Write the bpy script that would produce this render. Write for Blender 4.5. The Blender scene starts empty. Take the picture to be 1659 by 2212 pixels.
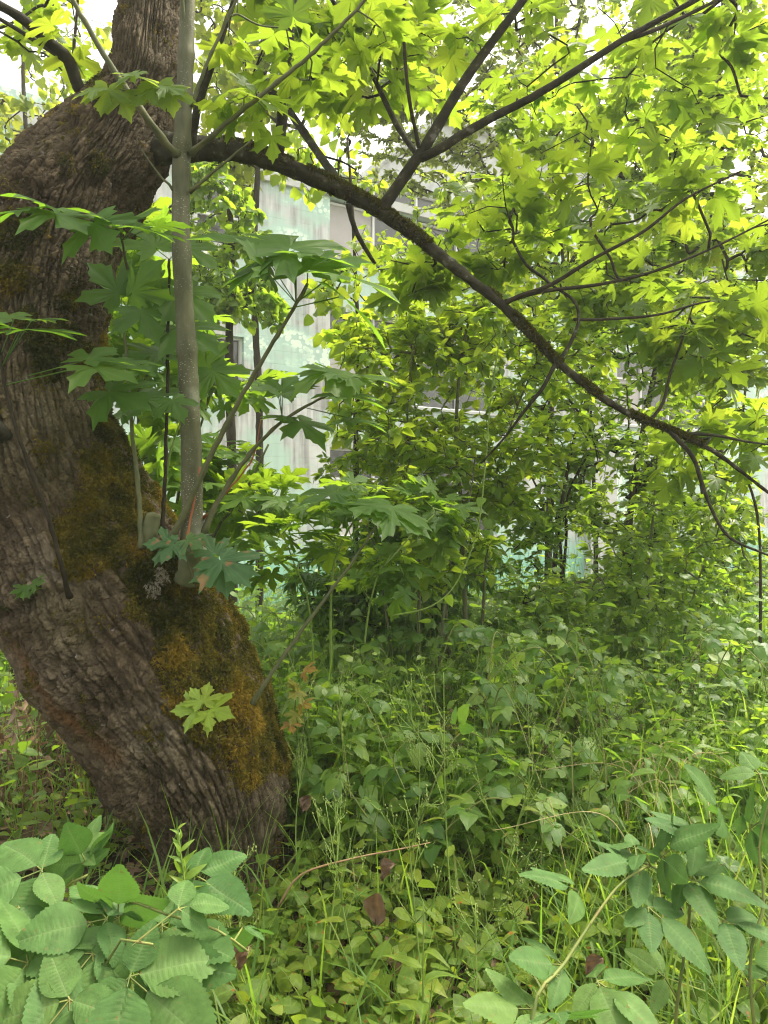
import bpy, math, random
import numpy as np
rng = np.random.default_rng(11)
random.seed(11)
R = math.radians
sc = bpy.context.scene
COL = sc.collection
F = 1671.0
CAMZ = 1.5

def P(u, v, Y):
    """a point at depth Y metres seen at (u, v) on a 1659 x 2212 sheet"""
    return np.array([(u - 829.5) / F * Y, Y, CAMZ + (1106 - v) / F * Y])

def gz(x, y):
    """terrain height: level near the camera, sinking gently towards the building"""
    x = np.asarray(x, float); y = np.asarray(y, float)
    t = np.clip((y - 5.0) / 12.0, 0, 1)
    return (-0.85 * t * t * (3 - 2 * t) + 0.03 * np.sin(x * 1.9 + 1.3) * np.cos(y * 1.6)
            + 0.015 * np.sin(x * 5.1) * np.sin(y * 4.3 + 1))

# ------------------------------------------------------------------ noise
def _hash(i, j, k, seed=0):
    h = (i * 374761393 + j * 668265263 + k * 2246822519 + seed * 3266489917) & 0xffffffff
    h = ((h ^ (h >> 13)) * 1274126177) & 0xffffffff
    h = ((h ^ (h >> 16)) * 2654435761) & 0xffffffff
    return ((h ^ (h >> 15)) & 0xffffff) / float(0x1000000)

def vnoise(p, seed=0):
    p = np.asarray(p, float)
    f = np.floor(p); t = p - f; f = f.astype(np.int64)
    t = t * t * (3 - 2 * t)
    out = 0
    for a in (0, 1):
        for b in (0, 1):
            for c in (0, 1):
                w = (t[:, 0] if a else 1 - t[:, 0]) * (t[:, 1] if b else 1 - t[:, 1]) * (t[:, 2] if c else 1 - t[:, 2])
                out = out + w * _hash(f[:, 0] + a, f[:, 1] + b, f[:, 2] + c, seed)
    return out * 2 - 1

def fbm(p, o=3, seed=0):
    s = 0; a = 1.0; q = np.asarray(p, float)
    for i in range(o):
        s = s + a * vnoise(q, seed + i); a *= .5; q = q * 2.03
    return s

def voronoi(x, y, seed=0, jit=.9):
    ix = np.floor(x).astype(np.int64); iy = np.floor(y).astype(np.int64)
    f1 = np.full(x.shape, 9.); f2 = np.full(x.shape, 9.); cid = np.zeros(x.shape)
    z = np.zeros_like(ix)
    for a in (-1, 0, 1):
        for b in (-1, 0, 1):
            cx = ix + a; cy = iy + b
            px = cx + .5 + jit * (_hash(cx, cy, z, seed) - .5)
            py = cy + .5 + jit * (_hash(cx, cy, z, seed + 7) - .5)
            d = np.hypot(px - x, py - y)
            near = d < f1
            f2 = np.where(near, f1, np.minimum(f2, d))
            cid = np.where(near, _hash(cx, cy, z, seed + 13), cid)
            f1 = np.minimum(f1, d)
    return f1, f2, cid

def nrm(v):
    v = np.asarray(v, float)
    return v / np.maximum(np.linalg.norm(v, axis=-1, keepdims=True), 1e-9)

# ------------------------------------------------------------------ objects
def empty(name, loc, label, cat, group=None):
    o = bpy.data.objects.new(name, None); COL.objects.link(o)
    o.empty_display_size = .1
    o.location = [float(c) for c in loc]
    tag(o, label, cat, group)
    return o

def tag(o, label=None, cat=None, group=None, kind=None):
    if label: o['label'] = label
    if cat: o['category'] = cat
    if group: o['group'] = group
    if kind: o['kind'] = kind
    return o

class MB:
    """collects triangles and quads in world space; build() links them as ONE mesh"""
    def __init__(s): s.v = []; s.t = []; s.q = []; s.tint = []; s.vein = []; s.uv = []; s.n = 0
    def add(s, v, tris=None, quads=None, tint=None, vein=None, uv=None):
        v = np.asarray(v, float); k = len(v)
        s.v.append(v)
        if tris is not None and len(tris): s.t.append(np.asarray(tris, np.int64) + s.n)
        if quads is not None and len(quads): s.q.append(np.asarray(quads, np.int64) + s.n)
        s.tint.append(np.broadcast_to(np.asarray(.5 if tint is None else tint, float), (k,)))
        s.vein.append(np.broadcast_to(np.asarray(0. if vein is None else vein, float), (k,)))
        s.uv.append(np.zeros((k, 2)) if uv is None else np.asarray(uv, float))
        s.n += k
    def build(s, name, mats, parent=None, smooth=True, kind=None, label=None, org=None):
        me = bpy.data.meshes.new(name)
        if s.n == 0: s.add(np.zeros((3, 3)), tris=[[0, 1, 2]])
        V = np.concatenate(s.v)
        off = np.zeros(3)
        if parent is not None:
            p = parent; off = np.zeros(3)
            while p is not None:
                off = off + np.array(p.location); p = p.parent
        elif org is not None:
            off = np.array(org, float)
        V = V - off
        T = np.concatenate(s.t) if s.t else np.zeros((0, 3), np.int64)
        Q = np.concatenate(s.q) if s.q else np.zeros((0, 4), np.int64)
        me.vertices.add(len(V)); me.vertices.foreach_set('co', V.astype(np.float32).ravel())
        nl = T.size + Q.size
        me.loops.add(nl)
        li = np.concatenate([T.ravel(), Q.ravel()]).astype(np.int32)
        me.loops.foreach_set('vertex_index', li)
        npoly = len(T) + len(Q)
        me.polygons.add(npoly)
        st = np.concatenate([np.arange(len(T)) * 3, T.size + np.arange(len(Q)) * 4]).astype(np.int32)
        me.polygons.foreach_set('loop_start', st)
        me.polygons.foreach_set('use_smooth', np.full(npoly, bool(smooth)))
        a = me.attributes.new('tint', 'FLOAT', 'POINT'); a.data.foreach_set('value', np.concatenate(s.tint).astype(np.float32))
        a = me.attributes.new('vein', 'FLOAT', 'POINT'); a.data.foreach_set('value', np.concatenate(s.vein).astype(np.float32))
        uvl = me.uv_layers.new(name='UVMap')
        uvl.data.foreach_set('uv', np.concatenate(s.uv)[li].astype(np.float32).ravel())
        me.update(calc_edges=True); me.validate(clean_customdata=False)
        if not isinstance(mats, (list, tuple)): mats = [mats]
        for m in mats: me.materials.append(m)
        o = bpy.data.objects.new(name, me); COL.objects.link(o)
        if parent is not None: o.parent = parent
        elif org is not None: o.location = [float(c) for c in org]
        if kind: o['kind'] = kind
        if label: o['label'] = label
        return o

def box(mb, lo, hi, fr=None, tint=.5):
    lo = np.array(lo, float); hi = np.array(hi, float)
    c = np.array([[x, y, z] for x in (0, 1) for y in (0, 1) for z in (0, 1)], float)
    v = lo + c * (hi - lo)
    if fr is not None: v = fr(v)
    mb.add(v, quads=[[0, 1, 3, 2], [4, 6, 7, 5], [0, 4, 5, 1], [2, 3, 7, 6], [0, 2, 6, 4], [1, 5, 7, 3]], tint=tint)

def catmull(pts, step):
    pts = np.asarray(pts, float)
    p = np.vstack([2 * pts[0] - pts[1], pts, 2 * pts[-1] - pts[-2]])
    out = []
    for i in range(1, len(p) - 2):
        L = np.linalg.norm(p[i + 1][:3] - p[i][:3]); n = max(1, int(round(L / step)))
        t = np.linspace(0, 1, n, endpoint=False)[:, None]
        a, b, c, d = p[i - 1], p[i], p[i + 1], p[i + 2]
        out.append(.5 * (2 * b + (c - a) * t + (2 * a - 5 * b + 4 * c - d) * t ** 2 + (3 * b - a - 3 * c + d) * t ** 3))
    out.append(pts[-1:])
    return np.vstack(out)

def frames(c):
    T = nrm(np.gradient(c, axis=0))
    ref = np.array([0.03, -1.0, 0.02])
    alt = np.array([1.0, 0.1, 0.0])
    e1 = ref - (T @ ref)[:, None] * T
    bad = np.linalg.norm(e1, axis=1) < .25
    if bad.any():
        e1 = np.tile(alt, (len(T), 1)) - (T @ alt)[:, None] * T
    e1 = nrm(e1)
    return T, e1, np.cross(T, e1)

def tube(mb, c, r, nt=6, tint=.5, bump=0.0, cap=True, bscale=40.):
    """swept tube along centre points c with radii r"""
    c = np.asarray(c, float)
    if len(c) < 2: return
    r = np.broadcast_to(np.asarray(r, float), (len(c),))
    T, e1, e2 = frames(c)
    th = np.linspace(0, 2 * np.pi, nt, endpoint=False)
    dirs = np.cos(th)[None, :, None] * e1[:, None, :] + np.sin(th)[None, :, None] * e2[:, None, :]
    V = c[:, None, :] + dirs * r[:, None, None]
    if bump:
        V = V + dirs * (r[:, None] * bump * fbm(V.reshape(-1, 3) * bscale, 2).reshape(V.shape[:2]))[:, :, None]
    ns = len(c)
    s = np.concatenate([[0], np.cumsum(np.linalg.norm(np.diff(c, axis=0), axis=1))])
    uv = np.stack([np.broadcast_to(th / (2 * np.pi), (ns, nt)), np.broadcast_to(s[:, None], (ns, nt))], -1).reshape(-1, 2)
    i = np.arange(ns - 1)[:, None] * nt; j = np.arange(nt)[None, :]; j2 = (j + 1) % nt
    q = np.stack([i + j, i + j2, i + nt + j2, i + nt + j], -1).reshape(-1, 4)
    V = V.reshape(-1, 3)
    tris = None
    if cap:
        V = np.vstack([V, c[-1] + T[-1] * r[-1] * .3, c[0]])
        uv = np.vstack([uv, [[0, 0], [0, 0]]])
        a = (ns - 1) * nt
        tris = [[a + k, a + (k + 1) % nt, ns * nt] for k in range(nt)] + [[(k + 1) % nt, k, ns * nt + 1] for k in range(nt)]
    mb.add(V, tris=tris, quads=q, tint=tint, uv=uv)

# ------------------------------------------------------------------ leaf templates: (verts, tris, vein)
def maple_half(k=1.0):
    return np.array([(.05, -.03), (.14, -.11), (.30, -.17), (.53, -.15), (.44, -.03), (.50, .07), (.36, .12),
                     (.55, .20), (.70, .235), (.72, .37), (.90, .52), (.71, .515), (.63, .61), (.50, .535), (.30, .43), (.165, .355),
                     (.215, .50), (.335, .69), (.23, .74), (.205, .84), (.10, .865)])
def maple(seed, low=False):
    g = np.random.default_rng(seed)
    h = maple_half()
    if low: h = h[[2, 3, 6, 8, 10, 12, 15, 17, 19]]
    tips = {3: 1., 10: 1.} if not low else {1: 1., 4: 1.}
    right = h; left = h[::-1] * [-1, 1]
    n = len(h)
    out = np.vstack([right, [[0, 1.06]], left])
    if not low: out = out + g.normal(0, .012, out.shape)
    vein = np.zeros(len(out))
    for k in tips: vein[k] = 1; vein[len(out) - 1 - k] = 1
    vein[n] = 1
    c = np.array([[0, .10]])
    m = len(out)
    inner = c + (out - c) * .5
    V = np.vstack([c, inner, out]); ve = np.concatenate([[1], vein, vein])
    tr = []
    for k in range(m - 1):
        tr += [[0, 1 + k, 2 + k], [1 + k, 1 + m + k, 2 + m + k], [1 + k, 2 + m + k, 2 + k]]
    x, y = V[:, 0], V[:, 1]
    r2 = x ** 2 + (y - .1) ** 2
    ang = np.arctan2(y - .1, x)
    z = -g.uniform(.10, .34) * r2 + .07 * g.normal() * x + .05 * np.sin(3 * ang + g.uniform(0, 6)) * r2
    z = z + .05 * (1 - ve) * np.sqrt(r2)
    z = z + g.normal(0, .09) * x * y
    return np.column_stack([x, y, z]), np.array(tr), ve

def ovate(seed, w=.34, n=5, fold=.25, tip=1.0, cord=0.0, serr=0.0, droop=.2, pleat=0.0):
    """a leaf of two strips either side of the midrib, petiole at the origin, tip at y = 1"""
    g = np.random.default_rng(seed)
    t = np.linspace(0, 1, n + 1)
    prof = np.sin(np.pi * np.clip(t, 0, 1) ** .72) ** .8 * (1 - .25 * t * tip)
    prof = prof / prof.max() * w
    mid = np.column_stack([np.zeros(n + 1), t, np.zeros(n + 1)])
    e = prof.copy(); yy = t.copy()
    if cord: yy[1] -= cord; e[1] *= 1.15
    if serr:
        e = e * (1 + serr * np.where(np.arange(n + 1) % 2 == 0, 1, -1)); yy = yy + np.where(np.arange(n + 1) % 2 == 0, .02, 0)
        e[0] = 0; e[-1] = 0
    V = []; vein = []
    for k in range(n + 1):
        V.append(mid[k]); vein.append(1.)
    lv = np.where(np.arange(n + 1) % 2 == 0, .75, .0) if pleat else np.zeros(n + 1)
    half = []
    for sgn in (1, -1):
        for k in range(1, n):
            V.append([sgn * e[k] * .52, .5 * (t[k] + yy[k]), 0]); vein.append(lv[k] * .9)
        for k in range(1, n):
            V.append([sgn * e[k], yy[k] + (.03 if pleat else 0), 0]); vein.append(lv[k] * .7)
    V = np.array(V); vein = np.array(vein)
    tr = []
    A = n + 1; B = A + (n - 1)
    for si, sgn in enumerate((1, -1)):
        i0 = n + 1 + si * 2 * (n - 1); o0 = i0 + n - 1
        I = lambda k: i0 + k - 1
        O = lambda k: o0 + k - 1
        def T3(a, b, c): tr.append([a, b, c] if sgn > 0 else [a, c, b])
        for k in range(n):
            if k == 0:
                T3(0, I(1), 1); T3(0, O(1), I(1))
            elif k == n - 1:
                T3(n - 1, I(n - 1), n); T3(I(n - 1), O(n - 1), n)
            else:
                T3(k, I(k), I(k + 1)); T3(k, I(k + 1), k + 1)
                T3(I(k), O(k), O(k + 1)); T3(I(k), O(k + 1), I(k + 1))
    x, y = V[:, 0], V[:, 1]
    z = fold * np.abs(x) * (1 + .3 * g.normal()) - droop * y ** 2 * (1 + .4 * g.normal()) - .35 * droop * x ** 2 / w
    z = z + .04 * g.normal() * np.sin(5 * y + g.uniform(0, 6)) + .15 * g.normal() * x * y
    if pleat: z = z - pleat * vein * np.minimum(1, np.abs(x) / (w * .3)) + pleat * .4
    return np.column_stack([x, y, z]), np.array(tr), vein

def simple_leaf(seed, w=.32, droop=.15, fold=.2):
    g = np.random.default_rng(seed)
    V = np.array([[0, 0, 0], [0, .5, 0], [0, 1, 0], [w, .3, 0], [w * .8, .68, 0], [-w, .3, 0], [-w * .8, .68, 0]], float)
    V[:, 2] = fold * np.abs(V[:, 0]) - droop * V[:, 1] ** 2 * (1 + .5 * g.normal())
    T = [[0, 3, 1], [3, 4, 1], [4, 2, 1], [0, 1, 5], [5, 1, 6], [6, 1, 2]]
    return V, np.array(T), np.array([1, 1, 1, 0, 0, 0, 0.])

def blade(seed, w=.012, bend=.6):
    g = np.random.default_rng(seed); n = 5
    t = np.linspace(0, 1, n + 1); b = bend * (1 + .4 * g.normal())
    y = t * 1; V = []
    a = b * t ** 1.5
    yy = np.cumsum(np.r_[0, np.cos(a[1:]) / n]); zz = np.cumsum(np.r_[0, -np.sin(a[1:]) / n])
    ww = w * (1 - t ** 2 * .97)
    for k in range(n + 1): V += [[-ww[k], yy[k], zz[k]], [ww[k], yy[k], zz[k]]]
    T = []
    for k in range(n): T += [[2 * k, 2 * k + 1, 2 * k + 3], [2 * k, 2 * k + 3, 2 * k + 2]]
    return np.array(V), np.array(T), np.zeros(2 * n + 2)

def crumple(seed):
    g = np.random.default_rng(seed); n = 7
    u, v = np.meshgrid(np.linspace(-1, 1, n), np.linspace(0, 1, n)); w = .42 * np.sin(np.pi * np.clip(v * .93 + .05, 0, 1)) ** .7
    x = u * w * (.65 + .35 * g.uniform(.5, 1, v.shape)); z = .38 * np.abs(x) ** .8 + .10 * g.normal(0, 1, v.shape) + .2 * np.sin(3 * v + g.uniform(0, 6))
    V = np.column_stack([x.ravel() + .08 * np.sin(5 * v.ravel()), v.ravel() + g.normal(0, .03, n * n), z.ravel()]); T = []
    for a in range(n - 1):
        for b in range(n - 1):
            i = a * n + b; T += [[i, i + 1, i + n + 1], [i, i + n + 1, i + n]]
    return V, np.array(T), (np.abs(u.ravel()) < .05) * 1.0

def stick():
    V = []; 
    for y in (0, 1):
        for k in range(3):
            V.append([math.cos(k * 2.1), y, math.sin(k * 2.1)])
    T = []
    for k in range(3):
        j = (k + 1) % 3; T += [[k, j, 3 + j], [k, 3 + j, 3 + k]]
    return np.array(V, float), np.array(T), np.ones(6)

def bud():
    V = [[0, 0, 0], [0, 1, 0]]
    for k in range(5):
        a = k * 2 * math.pi / 5
        V.append([.36 * math.cos(a), .42, .36 * math.sin(a)])
    T = []
    for k in range(5):
        a, b = 2 + k, 2 + (k + 1) % 5; T += [[0, a, b], [a, 1, b]]
    return np.array(V, float), np.array(T), np.zeros(7)

def mosstuft(seed):
    g = np.random.default_rng(seed); V = []; T = []
    for k in range(6):
        a = g.uniform(0, 6.28); s = g.uniform(.25, 1.0); L = g.uniform(.6, 1.1)
        d = nrm(np.array([math.cos(a) * s, 1.0, math.sin(a) * s])); sd = nrm(np.cross(d, [g.normal(), .2, g.normal()]))
        b0 = np.array([g.normal() * .25, -.1, g.normal() * .25]); m = b0 + d * L * .55; t = b0 + d * L + np.array([0, -.28, 0]) * s
        i = len(V); w = .085
        V += [b0 - sd * w, b0 + sd * w, m - sd * w * 1.5, m + sd * w * 1.5, t]
        T += [[i, i + 1, i + 3], [i, i + 3, i + 2], [i + 2, i + 3, i + 4]]
    return np.array(V), np.array(T), np.tile([0, 0, .5, .5, 1.], 6)

MAPLE = [maple(s) for s in range(7)]
MAPLE_LOW = [maple(s, True) for s in range(20, 26)]
OVATE = [ovate(s, .33, 5, .3, droop=.25) for s in range(5)]
CORD = [ovate(s + 50, .40, 5, .22, cord=.10, droop=.22) for s in range(5)]
LANCE = [ovate(s + 80, .16, 5, .35, droop=.4) for s in range(4)]
BROAD = [ovate(s + 90, .27, 8, .25, serr=.05, droop=.35) for s in range(4)]
BRAM = [ovate(s + 100, .37, 30, .16, serr=.035, droop=.24, pleat=.022) for s in range(6)]
BRAM_SLIM = [ovate(s + 120, .29, 30, .18, serr=.035, droop=.26, pleat=.020) for s in range(6)]
BRAM_LOW = [ovate(s + 140, .37, 6, .2, serr=.05, droop=.25) for s in range(4)]
SIMPLE = [simple_leaf(s) for s in range(4)]
ROUND = [ovate(s + 200, .46, 5, .12, cord=.14, droop=.2) for s in range(4)]
BLADE = [blade(s, .010, b) for s, b in enumerate((.3, .8, 1.3, 1.9, 2.3))]
STICK = [stick()]
CRUMPLE = [crumple(s) for s in range(5)]
BUD = [bud()]
MOSS = [mosstuft(s) for s in range(5)]

class Leaves:
    """collects leaf placements; flush() writes them into a mesh builder"""
    def __init__(s): s.d = {}
    def add(s, kind, p, d, n, size, tint=.5, w=None):
        s.d.setdefault(id(kind), (kind, []))[1].append((*p, *d, *n, size, tint, size if w is None else w))
    def addmany(s, kind, p, d, n, size, tint, w=None):
        k = len(p)
        if k == 0: return
        size = np.broadcast_to(size, (k,)); tint = np.broadcast_to(tint, (k,))
        w = size if w is None else np.broadcast_to(w, (k,))
        s.d.setdefault(id(kind), (kind, []))[1].extend(np.column_stack([p, d, n, size, tint, w]).tolist())
    def flush(s, mb):
        for kind, rows in s.d.values():
            A = np.array(rows)
            pick = rng.integers(0, len(kind), len(A))
            for k, (V, T, ve) in enumerate(kind):
                a = A[pick == k]
                if not len(a): continue
                y = nrm(a[:, 3:6]); n0 = a[:, 6:9]
                x = nrm(np.cross(y, n0)); z = np.cross(x, y)
                sz = a[:, 9][:, None, None]; w = a[:, 11][:, None, None]
                W = (a[:, None, 0:3] + V[None, :, 0:1] * w * x[:, None, :] + V[None, :, 1:2] * sz * y[:, None, :]
                     + V[None, :, 2:3] * w * z[:, None, :])
                m = len(V); N = len(a)
                tr = (T[None] + (np.arange(N) * m)[:, None, None]).reshape(-1, 3)
                mb.add(W.reshape(-1, 3), tris=tr, tint=np.repeat(a[:, 10], m), vein=np.tile(ve, N),
                       uv=np.tile(V[:, :2], (N, 1)) + np.repeat(rng.uniform(0, 50, (N, 2)), m, axis=0))
        s.d = {}
        return mb
    def build(s, name, mat, parent=None, **k):
        return s.flush(MB()).build(name, mat, parent, **k)

# ------------------------------------------------------------------ materials
def newmat(name):
    m = bpy.data.materials.new(name); m.use_nodes = True
    nt = m.node_tree; nt.nodes.clear()
    out = nt.nodes.new('ShaderNodeOutputMaterial')
    return m, nt, out
def N(nt, t, **kw):
    n = nt.nodes.new(t)
    for k, v in kw.items():
        if k in n.inputs: n.inputs[k].default_value = v
        else: setattr(n, k, v)
    return n
def ramp(nt, fac, stops, interp='LINEAR'):
    r = nt.nodes.new('ShaderNodeValToRGB'); r.color_ramp.interpolation = interp
    el = r.color_ramp.elements
    while len(el) < len(stops): el.new(.5)
    for e, (p, c) in zip(el, stops): e.position = p; e.color = (*c, 1)
    if fac is not None: nt.links.new(fac, r.inputs[0])
    return r
def mixc(nt, fac, a, b, mode='MIX'):
    m = nt.nodes.new('ShaderNodeMix'); m.data_type = 'RGBA'; m.blend_type = mode
    for s, x in ((0, fac), (6, a), (7, b)):
        if hasattr(x, 'is_linked'): nt.links.new(x, m.inputs[s])
        elif s == 0: m.inputs[0].default_value = x
        else: m.inputs[s].default_value = (*x, 1)
    return m.outputs[2]
def math_(nt, op, a, b=None, clamp=False):
    m = nt.nodes.new('ShaderNodeMath'); m.operation = op; m.use_clamp = clamp
    for i, x in enumerate((a, b)):
        if x is None: continue
        if hasattr(x, 'is_linked'): nt.links.new(x, m.inputs[i])
        else: m.inputs[i].default_value = x
    return m.outputs[0]

def leaf_mat(name, refl, trans, tmix=.5, rough=.45, spec=.35, veinc=None, veins=.55, old=0.0, oldc=(.30, .13, .03), back=1.3, osc=2.6):
    """refl / trans: three tones each, picked per leaf"""
    m, nt, out = newmat(name); L = nt.links.new
    at = N(nt, 'ShaderNodeAttribute', attribute_name='tint')
    vn = N(nt, 'ShaderNodeAttribute', attribute_name='vein')
    cr = ramp(nt, at.outputs['Fac'], [(i / (len(refl) - 1), c) for i, c in enumerate(refl)])
    ct = ramp(nt, at.outputs['Fac'], [(i / (len(trans) - 1), c) for i, c in enumerate(trans)])
    vp = math_(nt, 'POWER', vn.outputs['Fac'], 7.0)
    vf = math_(nt, 'MULTIPLY', vp, veins)
    vc = veinc or tuple(min(1, c * 2.2 + .02) for c in refl[1])
    no = N(nt, 'ShaderNodeTexNoise', Scale=5.0, Detail=3.0); uvn = N(nt, 'ShaderNodeUVMap'); L(uvn.outputs[0], no.inputs['Vector'])
    nf = ramp(nt, no.outputs['Fac'], [(.3, (.78, .78, .78)), (.7, (1.2, 1.2, 1.2))])
    c1 = mixc(nt, 1.0, cr.outputs[0], nf.outputs[0], 'MULTIPLY')
    c1 = mixc(nt, vf, c1, vc)
    c2 = mixc(nt, math_(nt, 'MULTIPLY', vp, veins * .6), ct.outputs[0], tuple(c * .55 for c in trans[1]))
    if old:
        n2 = N(nt, 'ShaderNodeTexNoise', Scale=osc, Detail=4.0); L(uvn.outputs[0], n2.inputs['Vector'])
        f = ramp(nt, n2.outputs['Fac'], [(.66 - old * .2, (0, 0, 0)), (.70 - old * .2, (1, 1, 1))])
        c1 = mixc(nt, f.outputs[0], c1, oldc); c2 = mixc(nt, f.outputs[0], c2, oldc)
    bs = N(nt, 'ShaderNodeBsdfPrincipled', Roughness=rough)
    bs.inputs['Specular IOR Level'].default_value = spec
    L(c1, bs.inputs['Base Color'])
    bump = N(nt, 'ShaderNodeBump', Strength=.25, Distance=.004)
    n3 = N(nt, 'ShaderNodeTexNoise', Scale=14.0, Detail=2.0); L(uvn.outputs[0], n3.inputs['Vector'])
    L(math_(nt, 'SUBTRACT', n3.outputs['Fac'], vp), bump.inputs['Height']); L(bump.outputs[0], bs.inputs['Normal'])
    tr = N(nt, 'ShaderNodeBsdfTranslucent'); L(c2, tr.inputs['Color'])
    mx = N(nt, 'ShaderNodeMixShader'); mx.inputs[0].default_value = tmix
    L(bs.outputs[0], mx.inputs[1]); L(tr.outputs[0], mx.inputs[2]); L(mx.outputs[0], out.inputs['Surface'])
    return m

def plain_mat(name, stops, scale=8., rough=.8, spec=.2, bump=.4, bdist=.004, bscale=None, stretch=(1, 1, 1), uv=False, tint=False):
    m, nt, out = newmat(name); L = nt.links.new
    tc = N(nt, 'ShaderNodeTexCoord'); mp = N(nt, 'ShaderNodeMapping'); mp.inputs['Scale'].default_value = stretch
    L(tc.outputs['UV' if uv else 'Object'], mp.inputs['Vector'])
    no = N(nt, 'ShaderNodeTexNoise', Scale=scale, Detail=5.0, Roughness=.6); L(mp.outputs[0], no.inputs['Vector'])
    fac = no.outputs['Fac']
    if tint:
        at = N(nt, 'ShaderNodeAttribute', attribute_name='tint')
        fac = math_(nt, 'ADD', math_(nt, 'MULTIPLY', fac, .5), math_(nt, 'MULTIPLY', at.outputs['Fac'], .5))
    cr = ramp(nt, fac, stops)
    bs = N(nt, 'ShaderNodeBsdfPrincipled', Roughness=rough); bs.inputs['Specular IOR Level'].default_value = spec
    L(cr.outputs[0], bs.inputs['Base Color'])
    if bump:
        n2 = N(nt, 'ShaderNodeTexNoise', Scale=bscale or scale * 4, Detail=4.0); L(mp.outputs[0], n2.inputs['Vector'])
        b = N(nt, 'ShaderNodeBump', Strength=bump, Distance=bdist); L(n2.outputs['Fac'], b.inputs['Height']); L(b.outputs[0], bs.inputs['Normal'])
    L(bs.outputs[0], out.inputs['Surface'])
    return m

M = {}
# leaves, from the bright backlit canopy down to the cool bramble greens
M['maple_canopy'] = leaf_mat('maple_canopy_leaf', [(.045, .105, .012), (.07, .14, .014), (.10, .17, .018)],
                             [(.28, .45, .028), (.38, .54, .032), (.50, .60, .038)], .56, spec=.35)
M['maple_shoot'] = leaf_mat('maple_shoot_leaf', [(.045, .10, .022), (.06, .12, .024), (.08, .15, .026)],
                            [(.25, .50, .03), (.32, .55, .03), (.46, .64, .03)], .5, rough=.5, spec=.22)
M['maple_young'] = leaf_mat('maple_young_leaf', [(.16, .26, .03), (.20, .30, .035), (.24, .30, .03)],
                            [(.45, .65, .05), (.52, .68, .05), (.60, .65, .04)], .45)
M['maple_old'] = leaf_mat('maple_spotted_leaf', [(.05, .12, .045), (.06, .13, .05), (.08, .15, .05)],
                          [(.18, .38, .05), (.22, .40, .05), (.3, .42, .05)], .42, old=.30, oldc=(.27, .17, .07))
M['ovate_light'] = leaf_mat('ovate_light_leaf', [(.055, .12, .015), (.09, .17, .018), (.13, .20, .02)],
                            [(.42, .65, .035), (.55, .72, .04), (.69, .77, .05)], .55, spec=.55, rough=.36)
M['ovate_dark'] = leaf_mat('ovate_dark_leaf', [(.065, .125, .024), (.095, .165, .03), (.14, .20, .034)],
                           [(.33, .58, .03), (.44, .66, .035), (.56, .72, .04)], .52, spec=.65, rough=.32)
M['fine_olive'] = leaf_mat('fine_olive_leaf', [(.06, .10, .02), (.09, .13, .025), (.13, .15, .03)],
                           [(.36, .48, .06), (.46, .56, .07), (.56, .58, .09)], .5, spec=.4)
M['yellow_back'] = leaf_mat('yellow_back_leaf', [(.09, .14, .02), (.13, .19, .025), (.18, .20, .03)],
                            [(.42, .58, .05), (.56, .66, .06), (.68, .66, .08)], .55)
M['bramble'] = leaf_mat('bramble_leaf', [(.050, .115, .032), (.075, .15, .040), (.115, .19, .044)],
                        [(.16, .38, .05), (.20, .42, .05), (.28, .48, .05)], .26, rough=.62, spec=.18, veins=.30, veinc=(.20, .29, .11), old=.02, osc=11.0, oldc=(.17, .15, .05))
M['bramble_mid'] = leaf_mat('bramble_thicket_leaf', [(.06, .13, .034), (.105, .19, .042), (.19, .28, .045)],
                            [(.26, .52, .04), (.38, .62, .045), (.54, .70, .05)], .46, rough=.42, spec=.5, veins=.3)
M['weed'] = leaf_mat('weed_leaf', [(.075, .15, .026), (.125, .21, .032), (.21, .29, .04)],
                     [(.28, .54, .035), (.40, .64, .04), (.56, .72, .045)], .47, spec=.45)
M['cover'] = leaf_mat('ground_cover_leaf', [(.055, .105, .018), (.10, .16, .024), (.18, .22, .032)],
                      [(.24, .42, .035), (.36, .52, .04), (.50, .60, .045)], .42, spec=.18, old=.10)
M['grass'] = leaf_mat('grass_blade', [(.05, .11, .02), (.08, .15, .028), (.17, .19, .05)],
                      [(.30, .58, .04), (.42, .64, .05), (.54, .60, .10)], .45, spec=.2, veins=0)
M['dark_elder'] = leaf_mat('elder_leaf', [(.035, .09, .02), (.05, .115, .024), (.075, .15, .028)],
                          [(.20, .44, .03), (.28, .50, .035), (.38, .56, .04)], .45, spec=.35)
M['dry'] = leaf_mat('dry_leaf', [(.10, .062, .035), (.17, .105, .06), (.26, .17, .10)],
                    [(.20, .11, .05), (.25, .15, .07), (.3, .2, .1)], .2, veins=.2)
M['yellowing'] = leaf_mat('yellowing_leaf', [(.16, .20, .03), (.27, .25, .035), (.30, .17, .035)],
                          [(.38, .46, .04), (.5, .45, .04), (.5, .3, .05)], .4, old=.12)
M['moss'] = leaf_mat('trunk_moss', [(.042, .048, .012), (.125, .108, .018), (.27, .178, .024)],
                     [(.08, .09, .02), (.19, .18, .03), (.32, .26, .04)], .28, rough=.8, spec=.1, veins=0)
M['green_stem'] = plain_mat('green_stem', [(.3, (.10, .17, .03)), (.7, (.20, .28, .05))], 20, .6, .3, .2)
M['seed'] = plain_mat('weed_seed', [(.3, (.10, .15, .03)), (.7, (.17, .20, .05))], 60, .6, .3, 0)
M['berry'] = plain_mat('unripe_berry', [(.35, (.05, .06, .02)), (.65, (.17, .12, .06))], 25, .6, .3, 0)
M['red_stem'] = plain_mat('red_stem', [(.3, (.25, .06, .03)), (.7, (.32, .12, .05))], 20, .6, .3, .2)
M['cane'] = plain_mat('bramble_cane', [(.3, (.10, .15, .04)), (.6, (.18, .2, .05)), (.8, (.2, .09, .05))], 14, .6, .3, .2)
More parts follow.
